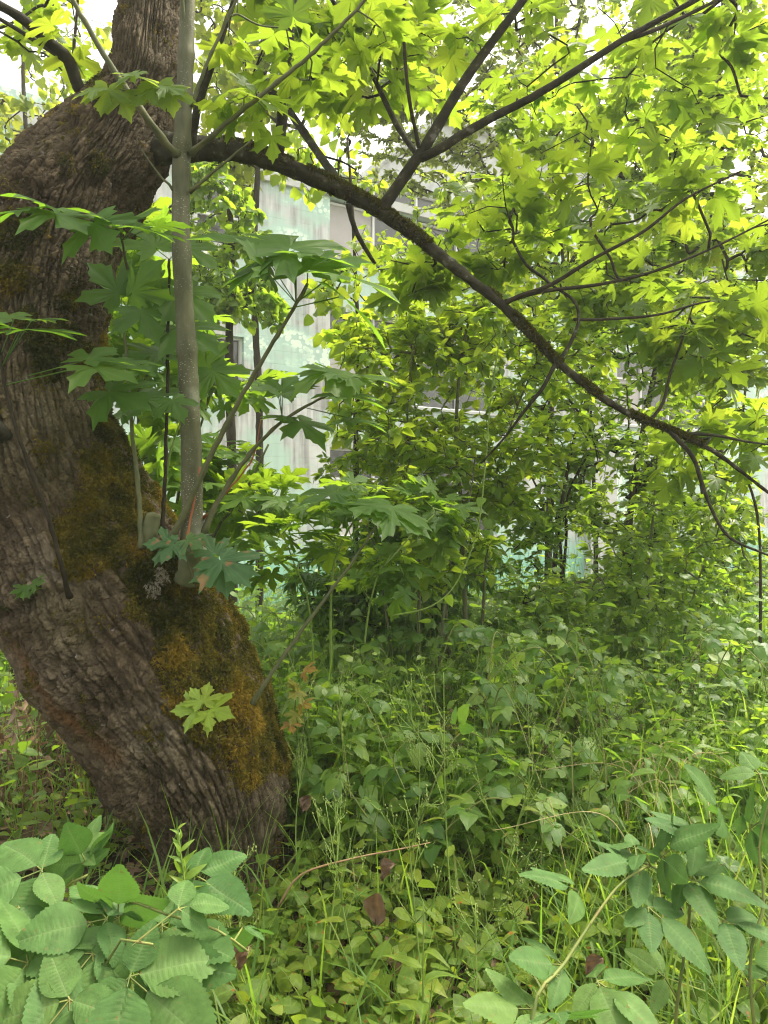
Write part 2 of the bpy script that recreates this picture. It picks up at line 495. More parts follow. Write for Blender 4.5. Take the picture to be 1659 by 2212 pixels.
M['twig'] = plain_mat('brown_twig', [(.3, (.016, .013, .008)), (.7, (.045, .036, .022))], 22, .85, .2, .5)
M['back_bark'] = plain_mat('grey_bark', [(.3, (.018, .014, .010)), (.55, (.042, .035, .025)), (.75, (.09, .08, .06))], 9, .9, .15, .8, .01, stretch=(1, 1, .35))
M['shoot_bark'] = plain_mat('shoot_bark', [(.3, (.07, .085, .035)), (.6, (.12, .125, .06)), (.8, (.17, .15, .09))], 16, .7, .25, .3)

def old_bark():
    m, nt, out = newmat('maple_old_bark'); L = nt.links.new
    tc = N(nt, 'ShaderNodeTexCoord')
    n1 = N(nt, 'ShaderNodeTexNoise', Scale=3.0, Detail=6.0, Roughness=.62); L(tc.outputs['Object'], n1.inputs['Vector'])
    base = ramp(nt, n1.outputs['Fac'], [(.28, (.052, .036, .020)), (.45, (.096, .072, .045)), (.6, (.150, .119, .080)), (.78, (.22, .185, .138))])
    at = N(nt, 'ShaderNodeAttribute', attribute_name='tint')
    pl = ramp(nt, at.outputs['Fac'], [(0, (.58, .56, .54)), (.5, (1, 1, 1)), (1, (1.5, 1.48, 1.45))])
    c = mixc(nt, 1.0, base.outputs[0], pl.outputs[0], 'MULTIPLY')
    # red-brown torn wood where the 'vein' attribute is painted on the lower left flank
    vn = N(nt, 'ShaderNodeAttribute', attribute_name='vein')
    c = mixc(nt, vn.outputs['Fac'], c, (.19, .095, .035))
    # pale lichen flecks
    uv = N(nt, 'ShaderNodeUVMap')
    n2 = N(nt, 'ShaderNodeTexNoise', Scale=26.0, Detail=3.0); L(uv.outputs[0], n2.inputs['Vector'])
    f = ramp(nt, n2.outputs['Fac'], [(.69, (0, 0, 0)), (.73, (1, 1, 1))])
    c = mixc(nt, math_(nt, 'MULTIPLY', f.outputs[0], .6), c, (.40, .37, .33))
    # thin algae film
    n3 = N(nt, 'ShaderNodeTexNoise', Scale=1.7, Detail=5.0); L(tc.outputs['Object'], n3.inputs['Vector'])
    f3 = ramp(nt, n3.outputs['Fac'], [(.52, (0, 0, 0)), (.72, (.5, .5, .5))])
    c = mixc(nt, f3.outputs[0], c, (.085, .08, .03))
    bs = N(nt, 'ShaderNodeBsdfPrincipled', Roughness=.9); bs.inputs['Specular IOR Level'].default_value = .18
    L(c, bs.inputs['Base Color'])
    n4 = N(nt, 'ShaderNodeTexNoise', Scale=90.0, Detail=5.0, Roughness=.65); L(uv.outputs[0], n4.inputs['Vector'])
    b = N(nt, 'ShaderNodeBump', Strength=1.0, Distance=.010); L(n4.outputs['Fac'], b.inputs['Height'])
    mpv = N(nt, 'ShaderNodeMapping'); mpv.inputs['Scale'].default_value = (1.6, 1, 1); L(uv.outputs[0], mpv.inputs[0])
    vo = N(nt, 'ShaderNodeTexVoronoi', Scale=62.0); vo.feature = 'DISTANCE_TO_EDGE'; L(mpv.outputs[0], vo.inputs['Vector'])
    ve = ramp(nt, vo.outputs['Distance'], [(0, (0, 0, 0)), (.10, (1, 1, 1))])
    b2 = N(nt, 'ShaderNodeBump', Strength=.8, Distance=.005); L(ve.outputs[0], b2.inputs['Height']); L(b.outputs[0], b2.inputs['Normal']); L(b2.outputs[0], bs.inputs['Normal'])
    L(bs.outputs[0], out.inputs['Surface'])
    return m
M['bark'] = old_bark()

def limb_bark():
    m, nt, out = newmat('maple_limb_bark'); L = nt.links.new
    tc = N(nt, 'ShaderNodeTexCoord')
    n1 = N(nt, 'ShaderNodeTexNoise', Scale=16.0, Detail=6.0, Roughness=.6); L(tc.outputs['Object'], n1.inputs['Vector'])
    c = ramp(nt, n1.outputs['Fac'], [(.3, (.012, .011, .007)), (.5, (.028, .025, .016)), (.61, (.048, .046, .026)), (.67, (.13, .13, .11)), (.8, (.19, .19, .16))]).outputs[0]
    bs = N(nt, 'ShaderNodeBsdfPrincipled', Roughness=.85); bs.inputs['Specular IOR Level'].default_value = .2
    L(c, bs.inputs['Base Color'])
    n4 = N(nt, 'ShaderNodeTexNoise', Scale=60.0, Detail=5.0); L(tc.outputs['Object'], n4.inputs['Vector'])
    b = N(nt, 'ShaderNodeBump', Strength=.7, Distance=.006); L(n4.outputs['Fac'], b.inputs['Height']); L(b.outputs[0], bs.inputs['Normal'])
    L(bs.outputs[0], out.inputs['Surface'])
    return m
M['limb'] = limb_bark()

def smooth_bark():
    m, nt, out = newmat('smooth_green_bark'); L = nt.links.new
    tc = N(nt, 'ShaderNodeTexCoord')
    mp = N(nt, 'ShaderNodeMapping'); mp.inputs['Scale'].default_value = (1, 1, .25); L(tc.outputs['Object'], mp.inputs[0])
    n1 = N(nt, 'ShaderNodeTexNoise', Scale=24.0, Detail=5.0); L(mp.outputs[0], n1.inputs['Vector'])
    c = ramp(nt, n1.outputs['Fac'], [(.3, (.06, .065, .034)), (.5, (.10, .102, .055)), (.75, (.15, .145, .09))]).outputs[0]
    mp2 = N(nt, 'ShaderNodeMapping'); mp2.inputs['Scale'].default_value = (1, 1, 2.2); L(tc.outputs['Object'], mp2.inputs[0])
    vo = N(nt, 'ShaderNodeTexVoronoi', Scale=75.0); L(mp2.outputs[0], vo.inputs['Vector'])
    f = ramp(nt, vo.outputs['Distance'], [(.16, (1, 1, 1)), (.24, (0, 0, 0))])
    n2 = N(nt, 'ShaderNodeTexNoise', Scale=9.0, Detail=2.0); L(tc.outputs['Object'], n2.inputs['Vector'])
    f2 = ramp(nt, n2.outputs['Fac'], [(.45, (0, 0, 0)), (.6, (1, 1, 1))])
    c = mixc(nt, math_(nt, 'MULTIPLY', math_(nt, 'MULTIPLY', f.outputs[0], f2.outputs[0]), .7), c, (.46, .45, .38))
    n3 = N(nt, 'ShaderNodeTexNoise', Scale=5.0, Detail=4.0); L(tc.outputs['Object'], n3.inputs['Vector'])
    f3 = ramp(nt, n3.outputs['Fac'], [(.58, (0, 0, 0)), (.68, (1, 1, 1))])
    c = mixc(nt, math_(nt, 'MULTIPLY', f3.outputs[0], .45), c, (.33, .34, .27))
    bs = N(nt, 'ShaderNodeBsdfPrincipled', Roughness=.7); bs.inputs['Specular IOR Level'].default_value = .3
    L(c, bs.inputs['Base Color'])
    b = N(nt, 'ShaderNodeBump', Strength=.4, Distance=.003)
    n4 = N(nt, 'ShaderNodeTexNoise', Scale=120.0, Detail=4.0); L(mp.outputs[0], n4.inputs['Vector'])
    L(n4.outputs['Fac'], b.inputs['Height']); L(b.outputs[0], bs.inputs['Normal'])
    L(bs.outputs[0], out.inputs['Surface'])
    return m
M['sapling'] = smooth_bark()
M['ground'] = plain_mat('forest_soil', [(.3, (.022, .016, .010)), (.5, (.05, .037, .022)), (.7, (.09, .07, .04))], 6, .95, .1, .8, .03)

def mural_mat():
    """board-marked concrete painted with pale washes of green foliage"""
    m, nt, out = newmat('painted_concrete'); L = nt.links.new
    uv = N(nt, 'ShaderNodeUVMap')          # metres along the wall, metres up
    n0 = N(nt, 'ShaderNodeTexNoise', Scale=1.1, Detail=6.0, Roughness=.6); L(uv.outputs[0], n0.inputs['Vector'])
    base = ramp(nt, n0.outputs['Fac'], [(.3, (.45, .46, .45)), (.55, (.59, .60, .59)), (.75, (.69, .70, .69))]).outputs[0]
    # rain streaks
    mp = N(nt, 'ShaderNodeMapping'); mp.inputs['Scale'].default_value = (5, .35, 1); L(uv.outputs[0], mp.inputs[0])
    n1 = N(nt, 'ShaderNodeTexNoise', Scale=1.6, Detail=5.0); L(mp.outputs[0], n1.inputs['Vector'])
    st = ramp(nt, n1.outputs['Fac'], [(.36, (.58, .56, .57)), (.58, (1.04, 1.04, 1.04))])
    base = mixc(nt, 1.0, base, st.outputs[0], 'MULTIPLY')
    # broad mint washes
    n2 = N(nt, 'ShaderNodeTexNoise', Scale=.6, Detail=5.0); L(uv.outputs[0], n2.inputs['Vector'])
    w = ramp(nt, n2.outputs['Fac'], [(.46, (0, 0, 0)), (.54, (.85, .85, .85))])
    c = mixc(nt, w.outputs[0], base, (.47, .65, .56))
    # darker undersides of the painted clumps, then light dabs
    mp2 = N(nt, 'ShaderNodeMapping'); mp2.inputs['Scale'].default_value = (.5, .85, 1); mp2.inputs['Location'].default_value = (3.1, 1.7, 0); L(uv.outputs[0], mp2.inputs[0])
    n3 = N(nt, 'ShaderNodeTexNoise', Scale=.75, Detail=4.0); L(mp2.outputs[0], n3.inputs['Vector'])
    f3 = ramp(nt, n3.outputs['Fac'], [(.50, (0, 0, 0)), (.57, (.8, .8, .8)), (.70, (.8, .8, .8)), (.74, (.3, .3, .3))])
    c = mixc(nt, f3.outputs[0], c, (.45, .65, .57))
    vo = N(nt, 'ShaderNodeTexVoronoi', Scale=9.0); L(uv.outputs[0], vo.inputs['Vector'])
    fd = ramp(nt, vo.outputs['Distance'], [(.52, (1, 1, 1)), (.6, (0, 0, 0))])
    f4 = ramp(nt, n3.outputs['Fac'], [(.55, (0, 0, 0)), (.60, (1, 1, 1)), (.68, (1, 1, 1)), (.72, (0, 0, 0))])
    c = mixc(nt, math_(nt, 'MULTIPLY', fd.outputs[0], f4.outputs[0]), c, (.74, .88, .74))
    # dark-teal base course near the ground
    sep = N(nt, 'ShaderNodeSeparateXYZ'); L(uv.outputs[0], sep.inputs[0])
    low = math_(nt, 'ADD', sep.outputs['Y'], math_(nt, 'MULTIPLY', n2.outputs['Fac'], 1.4))
    fl = ramp(nt, low, [(.0, (.0, .0, .0)), (1.0, (0, 0, 0))])
    lowf = N(nt, 'ShaderNodeMapRange'); lowf.inputs['From Min'].default_value = 1.55; lowf.inputs['From Max'].default_value = .9
    L(low, lowf.inputs['Value'])
    c = mixc(nt, math_(nt, 'MULTIPLY', lowf.outputs[0], .85), c, (.24, .55, .42))
    bs = N(nt, 'ShaderNodeBsdfPrincipled', Roughness=.85); bs.inputs['Specular IOR Level'].default_value = .2
    # board lines
    br = N(nt, 'ShaderNodeTexBrick', Scale=1.0); L(uv.outputs[0], br.inputs['Vector'])
    br.inputs['Brick Width'].default_value = 2.4; br.inputs['Row Height'].default_value = .31; br.inputs['Mortar Size'].default_value = .006
    br.inputs['Color1'].default_value = (1, 1, 1, 1); br.inputs['Color2'].default_value = (.93, .93, .93, 1); br.inputs['Mortar'].default_value = (.62, .62, .62, 1)
    n5 = N(nt, 'ShaderNodeTexNoise', Scale=1.3, Detail=3.0); L(uv.outputs[0], n5.inputs['Vector'])
    fb = ramp(nt, n5.outputs['Fac'], [(.42, (0, 0, 0)), (.6, (1, 1, 1))])
    c = mixc(nt, math_(nt, 'MULTIPLY', fb.outputs[0], .6), c, mixc(nt, 1.0, c, br.outputs['Color'], 'MULTIPLY'))
    L(c, bs.inputs['Base Color'])
    b = N(nt, 'ShaderNodeBump', Strength=.5, Distance=.02); L(br.outputs['Fac'], b.inputs['Height']); b.invert = True
    L(b.outputs[0], bs.inputs['Normal'])
    L(bs.outputs[0], out.inputs['Surface'])
    return m
M['mural'] = mural_mat()
M['conc'] = plain_mat('grey_concrete', [(.3, (.40, .41, .40)), (.7, (.57, .58, .57))], 3, .85, .2, .3)
M['frame'] = plain_mat('white_window_frame', [(.3, (.72, .72, .72)), (.7, (.8, .8, .8))], 5, .5, .4, 0)
M['panel'] = plain_mat('grey_pink_panel', [(.3, (.40, .37, .37)), (.7, (.48, .45, .45))], 2, .7, .3, 0)
def glass():
    m, nt, out = newmat('dark_window_glass')
    bs = N(nt, 'ShaderNodeBsdfPrincipled', Roughness=.04); bs.inputs['Base Color'].default_value = (.035, .035, .04, 1)
    bs.inputs['Specular IOR Level'].default_value = .7
    nt.links.new(bs.outputs[0], out.inputs['Surface']); return m
M['glass'] = glass()

# ------------------------------------------------------------------ growing branches towards crown volumes
class Skel:
    def __init__(s): s.p = []; s.par = []; s.chains = []; s.fix = {}
    def polyline(s, pts, parent=-1):
        ids = []
        for q in pts:
            s.p.append(np.asarray(q, float)); s.par.append(parent); parent = len(s.p) - 1; ids.append(parent)
        return ids
    def nearest(s, q):
        A = np.array(s.p); return int(np.argmin(np.linalg.norm(A - q, axis=1)))
    def grow(s, targets, step=.14, jit=.02, up=.25, minlen=.0, lift=.35):
        targets = np.asarray(targets, float)
        A = np.array(s.p)
        d0 = np.array([np.min(np.linalg.norm(A - t, axis=1)) for t in targets])
        buf = np.zeros((len(A) + 60000, 3)); n = len(A); buf[:n] = A
        for t in targets[np.argsort(d0)]:
            D = t - buf[:n]
            cost = np.linalg.norm(D, axis=1) + lift * np.maximum(0, -D[:, 2])
            k = int(np.argmin(cost)); L = float(np.linalg.norm(t - buf[k]))
            if L < minlen: continue
            a = buf[k].copy(); par = s.par[k]
            pd = nrm(a - buf[par]) if par >= 0 else np.array([0, 0, 1.])
            m = max(2, int(math.ceil(L / step)))
            c1 = a + (pd * .6 + np.array([0, 0, up])) * L * .35
            tt = np.linspace(0, 1, m + 1)[1:, None]
            pts = (1 - tt) ** 2 * a + 2 * tt * (1 - tt) * c1 + tt ** 2 * t
            pts[:-1] += rng.normal(0, jit, (m - 1, 3))
            ids = [k]
            pr = k
            for q in pts:
                s.p.append(q); s.par.append(pr); pr = len(s.p) - 1; ids.append(pr)
                buf[n] = q; n += 1
            s.chains.append(ids)
    def radii(s, tip=.004, k=.5):
        cnt = np.zeros(len(s.p))
        for c in s.chains: cnt[c[-1]] += 1
        for i in range(len(s.p) - 1, -1, -1):
            if s.par[i] >= 0: cnt[s.par[i]] += cnt[i]
        s.r = tip * np.maximum(cnt, 1) ** k
        return s.r

def blob(n, c, r, clump=2.2, thr=-.15, seed=0, floor=None):
    """n points inside an ellipsoid, thinned by clumps"""
    c = np.asarray(c, float); r = np.asarray(r, float); m = n * 8 + 200
    q = nrm(rng.normal(0, 1, (m, 3))) * (rng.uniform(0, 1, (m, 1)) ** .42)
    p = c + q * r
    g = vnoise(p * clump, 31 + seed)
    lim = min(thr, np.sort(g)[-3 * n] if 3 * n < m else thr)
    p = p[g >= lim]
    p = p[p[:, 2] > gz(p[:, 0], p[:, 1]) + .25] if (p[:, 2] > gz(p[:, 0], p[:, 1]) + .25).sum() > n // 2 else p
    return p[:n]

def E(u, v, Y, ru, rv, rY): return P(u, v, Y), (ru / F * Y, rY, rv / F * Y)

def foliage(sk, L, kind, size, per=6, frac=.7, droop=.25, side=.9, upn=1.0, jitn=.45, petiole=.3, sticks=None, tintbias=0., chains=None, sv=.22, opp=False):
    """leaves along the outer part of every twig"""
    pp, dd, nn, ss, tt = [], [], [], [], []
    for c in (chains if chains is not None else sk.chains):
        pts = np.array([sk.p[i] for i in c])
        seg = np.linalg.norm(np.diff(pts, axis=0), axis=1); cum = np.r_[0, np.cumsum(seg)]
        k = max(1, int(per * rng.uniform(.7, 1.3)))
        f = np.sort(np.r_[1.0, 1 - frac * rng.uniform(0, 1, k - 1)]) if k > 1 else np.array([1.])
        x = f * cum[-1]
        pos = np.column_stack([np.interp(x, cum, pts[:, j]) for j in range(3)])
        tan = nrm(pts[-1] - pts[max(0, len(pts) - 3)])
        sd = nrm(np.cross(tan, [0, 0, 1]) + rng.normal(0, .15, 3))
        sgn = np.where(np.arange(k) % 2 == 0, 1., -1.)[:, None]
        d = nrm(tan * .55 + sd * sgn * side * np.where(f < 1, 1, .1)[:, None] + np.array([0, 0, -droop]) + rng.normal(0, .28, (k, 3)))
        nv = nrm(np.array([0, 0, upn]) + rng.normal(0, jitn, (k, 3)))
        base = rng.beta(2, 2)
        pp.append(pos); dd.append(d); nn.append(nv)
        ss.append(size * rng.uniform(1 - sv, 1 + sv, k) * (.75 + .5 * rng.beta(2, 2)))
        tt.append(np.clip(base * .6 + rng.uniform(0, .4, k) + tintbias, 0, 1))
    pp, dd, nn, ss, tt = map(np.concatenate, (pp, dd, nn, ss, tt))
    if petiole:
        pd = nrm(dd + np.array([0, 0, .35])); pl = ss * petiole
        if sticks is not None:
            sticks.addmany(STICK, pp, pd, nn, pl, .5, w=np.clip(ss * .010, .0007, .002))
        pp = pp + pd * pl[:, None]
    L.addmany(kind, pp, dd, nn, ss, tt)

def wood(sk, mb, nt=5, rmin=.0015, rmax=9., taper=.7, skip=0):
    r = np.clip(sk.r, rmin, rmax)
    for c in sk.chains[skip:]:
        pts = np.array([sk.p[i] for i in c]); rr = r[c].copy(); rr[0] = min(rr[0], rr[1] * 1.25)
        if len(pts) > 3 or rr.max() > .008:
            q = catmull(np.column_stack([pts, rr]), max(.03, np.linalg.norm(pts[0] - pts[-1]) / 9))
            tube(mb, q[:, :3], q[:, 3], nt if rr.max() < .03 else nt + 3, bump=.12 if rr.max() > .012 else 0)
        else: tube(mb, pts, rr, 4)

def shoot(name, pts, r0, r1, parent, mat, nt=9, bump=.05, step=.03):
    c = catmull(pts, step); mb = MB(); t = np.linspace(0, 1, len(c)); r = r0 + (r1 - r0) * t + .6 * r0 * np.exp(-t * len(c) * step / .03)
    for q in np.arange(.12, .98, .17): r = r + .28 * (r0 + (r1 - r0) * q) * np.exp(-((t - q) * len(c) * step / .012) ** 2)
    c = c + rng.normal(0, .0012, c.shape)
    tube(mb, c, r, nt, bump=bump)
    return mb.build(name, mat, parent), c

def leafset(spec, kind, mat, parent, stems=None, name='foliage', stemmat=None):
    """hand-placed leaves: (base u, v, Y, tip u, v, Y, normal, tint[, stem from point])"""
    L = Leaves(); S = L
    for b, t, n, tint, fr in spec:
        b = np.asarray(b, float); t = np.asarray(t, float); d = t - b; s = np.linalg.norm(d)
        L.add(kind, b, d / s, n, s / 1.06, tint)
        if fr is not None:
            fr = np.asarray(fr, float); q = b - fr; l = np.linalg.norm(q)
            S.add(STICK, fr, q / l, (0, 1, .1), l, .5, w=min(.0026, s * .009 + .0006))
    return L.build(name, mat, parent)

# ================================================================== THE BIG LEANING MAPLE
TY = 3.3
root = P(455, 1865, TY)
maple_tree = empty('maple_tree', root, 'big leaning maple with an S-curved mossy trunk and a long arching limb', 'tree')
axis = [  # u, v, radius in sheet units, depth
    (328, -330, 52, 3.62), (331, -150, 54, 3.56), (331, -20, 61, 3.50), (316, 90, 74, 3.44), (292, 195, 92, 3.39),
    (234, 298, 114, 3.34), (167, 400, 131, 3.31), (116, 505, 141, 3.3), (74, 620, 150, 3.3), (54, 740, 160, 3.3), (58, 880, 172, 3.3),
    (88, 1030, 188, 3.3), (150, 1170, 206, 3.3), (222, 1300, 218, 3.3), (318, 1450, 216, 3.3), (402, 1590, 196, 3.3),
    (448, 1690, 168, 3.3), (468, 1770, 146, 3.3), (474, 1850, 130, 3.3), (475, 1930, 136, 3.3)]
ctr = np.array([[*P(u, v, Y), r / F * Y] for u, v, r, Y in axis])[::-1]
c4 = catmull(ctr, .0042)
for _ in range(40):                      # even the axis out
    c4[1:-1] = .25 * c4[:-2] + .5 * c4[1:-1] + .25 * c4[2:]
C, RR = c4[:, :3], c4[:, 3]
T_, e1_, e2_ = frames(C)
ns, nt = len(C), 620
th = np.linspace(-np.pi, np.pi, nt, endpoint=False)
dirs = np.cos(th)[None, :, None] * e1_[:, None, :] + np.sin(th)[None, :, None] * e2_[:, None, :]
V = C[:, None, :] + dirs * RR[:, None, None]
s_arc = np.concatenate([[0], np.cumsum(np.linalg.norm(np.diff(C, axis=0), axis=1))])
Vf = V.reshape(-1, 3); Df = dirs.reshape(-1, 3)
lump = .030 * fbm(Vf * 3.2, 3, 5) + .012 * fbm(Vf * 9, 2, 9)
def bump_at(u, v, Y, rad, amt):
    q = P(u, v, Y); d2 = ((Vf - q) ** 2).sum(1); return amt * np.exp(-d2 / rad ** 2)
lump += bump_at(410, 1235, 3.05, .17, .075) + bump_at(330, 1190, 3.0, .13, .03) + bump_at(545, 1560, 3.05, .2, .035)
lump += bump_at(360, 330, 3.3, .13, .05) 
def crease(poly, rad, amt):
    d = np.full(len(Vf), 9.)
    pts = catmull([P(*q) for q in poly], .02)
    for q in pts: d = np.minimum(d, np.linalg.norm(Vf - q, axis=1))
    return amt * np.exp(-(d / rad) ** 2), d
g1, _ = crease([(-60, 1345, 3.0), (30, 1325, 2.9), (90, 1287, 2.87), (190, 1292, 2.86), (290, 1315, 2.87)], .028, -.032)
g2, d2 = crease([(25, 1400, 2.95), (80, 1480, 2.93), (150, 1570, 2.92), (230, 1640, 2.9)], .045, -.035)
g3, _ = crease([(165, 235, 3.1), (230, 205, 3.08), (330, 215, 3.1)], .03, .03)
lump += g1 + g2 + g3
# bark plates: long cells along the grain, broken across by fine cracks
th_f = np.broadcast_to(th, (ns, nt)).ravel(); s_f = np.repeat(s_arc, nt); r_f = np.repeat(RR, nt)
aa = th_f * .36; ss_ = s_f
spiral = aa + .04 * ss_
wx = .012 * fbm(np.column_stack([aa * 3, ss_ * 1.6, aa * 0]), 2, 41) + .0022 * fbm(np.column_stack([aa * 22, ss_ * 12, aa * 0]), 2, 42)
scale = .031
x = (spiral + wx) / scale; y = ss_ / .30 + .3 * vnoise(np.column_stack([aa * 14, ss_ * 3, aa * 0 + 4]), 43)
f1, f2, cid = voronoi(x, y, 3)
ridge = np.clip((f2 - f1 - .03) / .26, 0, 1) ** .7
wx2 = .006 * fbm(np.column_stack([aa * 40, ss_ * 40, aa * 0 + 9]), 2, 47) + .002 * fbm(np.column_stack([aa * 160, ss_ * 160, aa * 0 + 2]), 2, 48)
f1b, f2b, cidb = voronoi((spiral + wx + wx2) / .027 + .5, (ss_ + wx2) / .036, 8, .95)
plate = np.clip((f2b - f1b - .02) / .10, 0, 1)
n_hi = fbm(np.column_stack([aa * 45, ss_ * 20, aa * 0]), 3, 51)
grain = fbm(np.column_stack([aa * 190, ss_ * 90, aa * 0 + 3]), 2, 57)
amp = np.clip(.8 + .5 * fbm(Vf * 2.6, 2, 61), .35, 1.15) * np.clip(.30 + .70 * r_f / .3, .3, 1)
disp = amp * (.024 * ridge + .0105 * plate * (.4 + .6 * ridge) + .013 * (cidb - .5) * ridge + .004 * (cid - .5) * ridge + .0026 * n_hi + .0022 * grain) - .021
V = (Vf + Df * (lump + disp)[:, None]).reshape(ns, nt, 3)
Vf = V.reshape(-1, 3)
i = np.arange(ns - 1)[:, None] * nt; j = np.arange(nt)[None, :]; j2 = (j + 1) % nt
quads = np.stack([i + j, i + j2, i + nt + j2, i + nt + j], -1).reshape(-1, 4)
torn = np.clip(np.exp(-(d2 / .055) ** 2) * (.8 + .5 * fbm(Vf * 14, 2, 71)), 0, 1) * .8
mb = MB(); mb.add(Vf, quads=quads, tint=np.clip(.5 + .7 * (cidb - .5) + .4 * (cid - .5) + .2 * n_hi, 0, 1), vein=torn, uv=np.column_stack([aa, ss_]))
trunk = mb.build('trunk', M['bark'], maple_tree)

# moss on the upper flank, golden towards its edges
blobs = [(250, 800, 48), (235, 860, 40), (235, 930, 42), (215, 1000, 60), (265, 1050, 68), (205, 1095, 62), (285, 1120, 60), (160, 1150, 55), (250, 1175, 62), (320, 1210, 62),
         (170, 1215, 45), (425, 1250, 60), (420, 1215, 45), (385, 1235, 45), (370, 1275, 48), (300, 1310, 30), (400, 1350, 72), (460, 1385, 60), (380, 1420, 55), (470, 1460, 82), (420, 1500, 62), (520, 1520, 82),
         (560, 1590, 72), (505, 1600, 66), (540, 1660, 50), (450, 1575, 60), (600, 1640, 45), (215, 195, 26), (250, 205, 22), (330, 1265, 50), (390, 1300, 52), (345, 1330, 40), (300, 1255, 42), (440, 1315, 45), (360, 1380, 40), (225, 1060, 70), (240, 760, 40), (600, 1590, 45), (580, 1520, 45), (30, 500, 46), (70, 490, 40), (20, 600, 34),
         (130, 720, 40), (85, 740, 38), (95, 790, 34), (190, 770, 36), (150, 650, 26), (60, 690, 24), (110, 800, 26)]
cen = np.array([[(b[0] - 829.5) / F, (1106 - b[1]) / F, b[2] / F] for b in blobs])
uvx = Vf[:, 0] / Vf[:, 1]; uvz = (Vf[:, 2] - CAMZ) / Vf[:, 1]
nrm_v = np.zeros((ns, nt, 3))
du = np.roll(V, -1, 1) - np.roll(V, 1, 1); dv = np.gradient(V, axis=0); nv = nrm(np.cross(du, dv)).reshape(-1, 3)
sg = np.sign((nv * Df).sum(1)); nv = nv * sg[:, None]
mask = np.zeros(len(Vf))
for cx, cz, rr in cen:
    mask = np.maximum(mask, 1.25 - np.hypot(uvx - cx, uvz - cz) / rr)
# the moss wraps on round the right flank, out of sight from the path
wrap = np.clip((np.abs(th_f) - 1.25) * 2, 0, 1) * (e2_.repeat(nt, 0)[:, 0] * np.sin(th_f) > .4) * (s_f > .35) * (s_f < 1.75)
mask = np.maximum(np.where(np.abs(th_f) < 1.75, mask, 0), .7 * wrap)
mask = mask + .35 * fbm(Vf * 9, 3, 81) + .12 * fbm(Vf * 34, 2, 83)
cand = np.nonzero(mask > .10)[0]
wgt = np.clip((mask[cand] - .06) * 1.7, .02, 1) ** 1.6
area = r_f[cand] / .36
pick = cand[rng.uniform(0, 1, len(cand)) < np.clip(wgt * area * .55, 0, 1)]
L = Leaves()
k = len(pick); mp_ = Vf[pick]
gold = np.clip(.40 + .55 * fbm(mp_ * 5.2, 3, 91) + .12 * rng.normal(size=k) + .45 * (fbm(mp_ * 14, 2, 93)), 0, 1)
md = nrm(nv[pick] * 1.0 + rng.normal(0, .38, (k, 3)) + np.array([0, 0, -.38]))
mn = nrm(rng.normal(0, 1, (k, 3)))
thick = .25 + .75 * np.clip((mask[pick] - .2) * 1.5, 0, 1)
lumpm = np.clip(.6 + .8 * fbm(mp_ * 22, 2, 95), .15, 1.5)
L.addmany(MOSS, mp_ + nv[pick] * (.017 * thick * lumpm)[:, None], md, mn, .0150 * rng.uniform(.6, 1.4, k) * (.6 + .6 * thick), gold)
# shaggy strands along the moss edge
edge = np.nonzero((mask > .26) & (mask < .42))[0]
edge = edge[rng.uniform(0, 1, len(edge)) < .03]
k = len(edge)
L.addmany(MOSS, Vf[edge], nrm(nv[edge] * .6 + rng.normal(0, .5, (k, 3)) + np.array([-.35, 0, -.6])), nrm(rng.normal(0, 1, (k, 3))), .026 * rng.uniform(.6, 1.3, k), np.clip(.75 + .2 * rng.normal(size=k), 0, 1), w=.012)
L.build('moss', M['moss'], trunk, kind='stuff')
print('moss', len(pick) + k)

# short dead stubs and cut shoots where the sprouts leave the shoulder
def stub(u, v, Y, du_, dv_, r, name='stub'):
    a = P(u, v, Y); b = P(u + du_, v + dv_, Y - .02)
    mbs = MB(); c = catmull([a, .5 * (a + b) + rng.normal(0, .008, 3), b], .012)
    tube(mbs, c, np.linspace(r * 1.25, r, len(c)), 14, bump=.22, bscale=60)
    return mbs.build(name, M['shoot_bark' if name == 'stub' else 'limb'], maple_tree)
stub(322, 1195, 3.0, 8, -85, .028)
stub(398, 1260, 2.93, 22, -95, .032)
stub(-2, 930, 2.95, 12, -5, .040, 'knot')
# grey cobweb-like lichen tufts caught on the shoulder
L = Leaves()
for (u, v) in ((345, 1235), (352, 1250), (338, 1262), (325, 1270), (330, 1282), (355, 1240)):
    for q in range(16):
        L.add(MOSS, P(u + rng.normal(0, 6), v + rng.normal(0, 6), 2.86), nrm(rng.normal(0, 1, 3) + [0, -.6, -.5]), nrm(rng.normal(0, 1, 3)), .022, .5, w=.007)
M['lichen'] = plain_mat('pale_lichen', [(.3, (.16, .14, .10)), (.7, (.27, .25, .19))], 30, .9, .1, 0)
L.build('lichen', M['lichen'], trunk)

# ---- the long limb
def path(pts): return [P(*q) for q in pts]
limb_c = catmull(path([(285, 330, 3.34), (350, 322, 3.3), (440, 320, 3.3), (505, 326, 3.32), (560, 338, 3.36), (625, 362, 3.4), (700, 393, 3.44), (765, 425, 3.47), (825, 458, 3.5), (892, 505, 3.52), (960, 560, 3.54),
                       (1020, 607, 3.56), (1080, 655, 3.58), (1140, 715, 3.6), (1200, 778, 3.62), (1265, 832, 3.64), (1330, 878, 3.66), (1400, 912, 3.68), (1460, 935, 3.7), (1530, 968, 3.74), (1590, 1010, 3.76), (1665, 1068, 3.8), (1740, 1120, 3.85)]), .02)
t = np.linspace(0, 1, len(limb_c))
lr = np.interp(t, [0, .06, .12, .2, .29, .40, .55, .68, .80, .9, 1], [.085, .055, .045, .037, .033, .026, .0200, .0155, .012, .008, .005])
BR = []
mb = MB(); tube(mb, limb_c, lr, 36, bump=.20, bscale=34)
sk = Skel()
BR.append((mb, sk.polyline(limb_c[::5][6:]), 'limb', M['limb']))
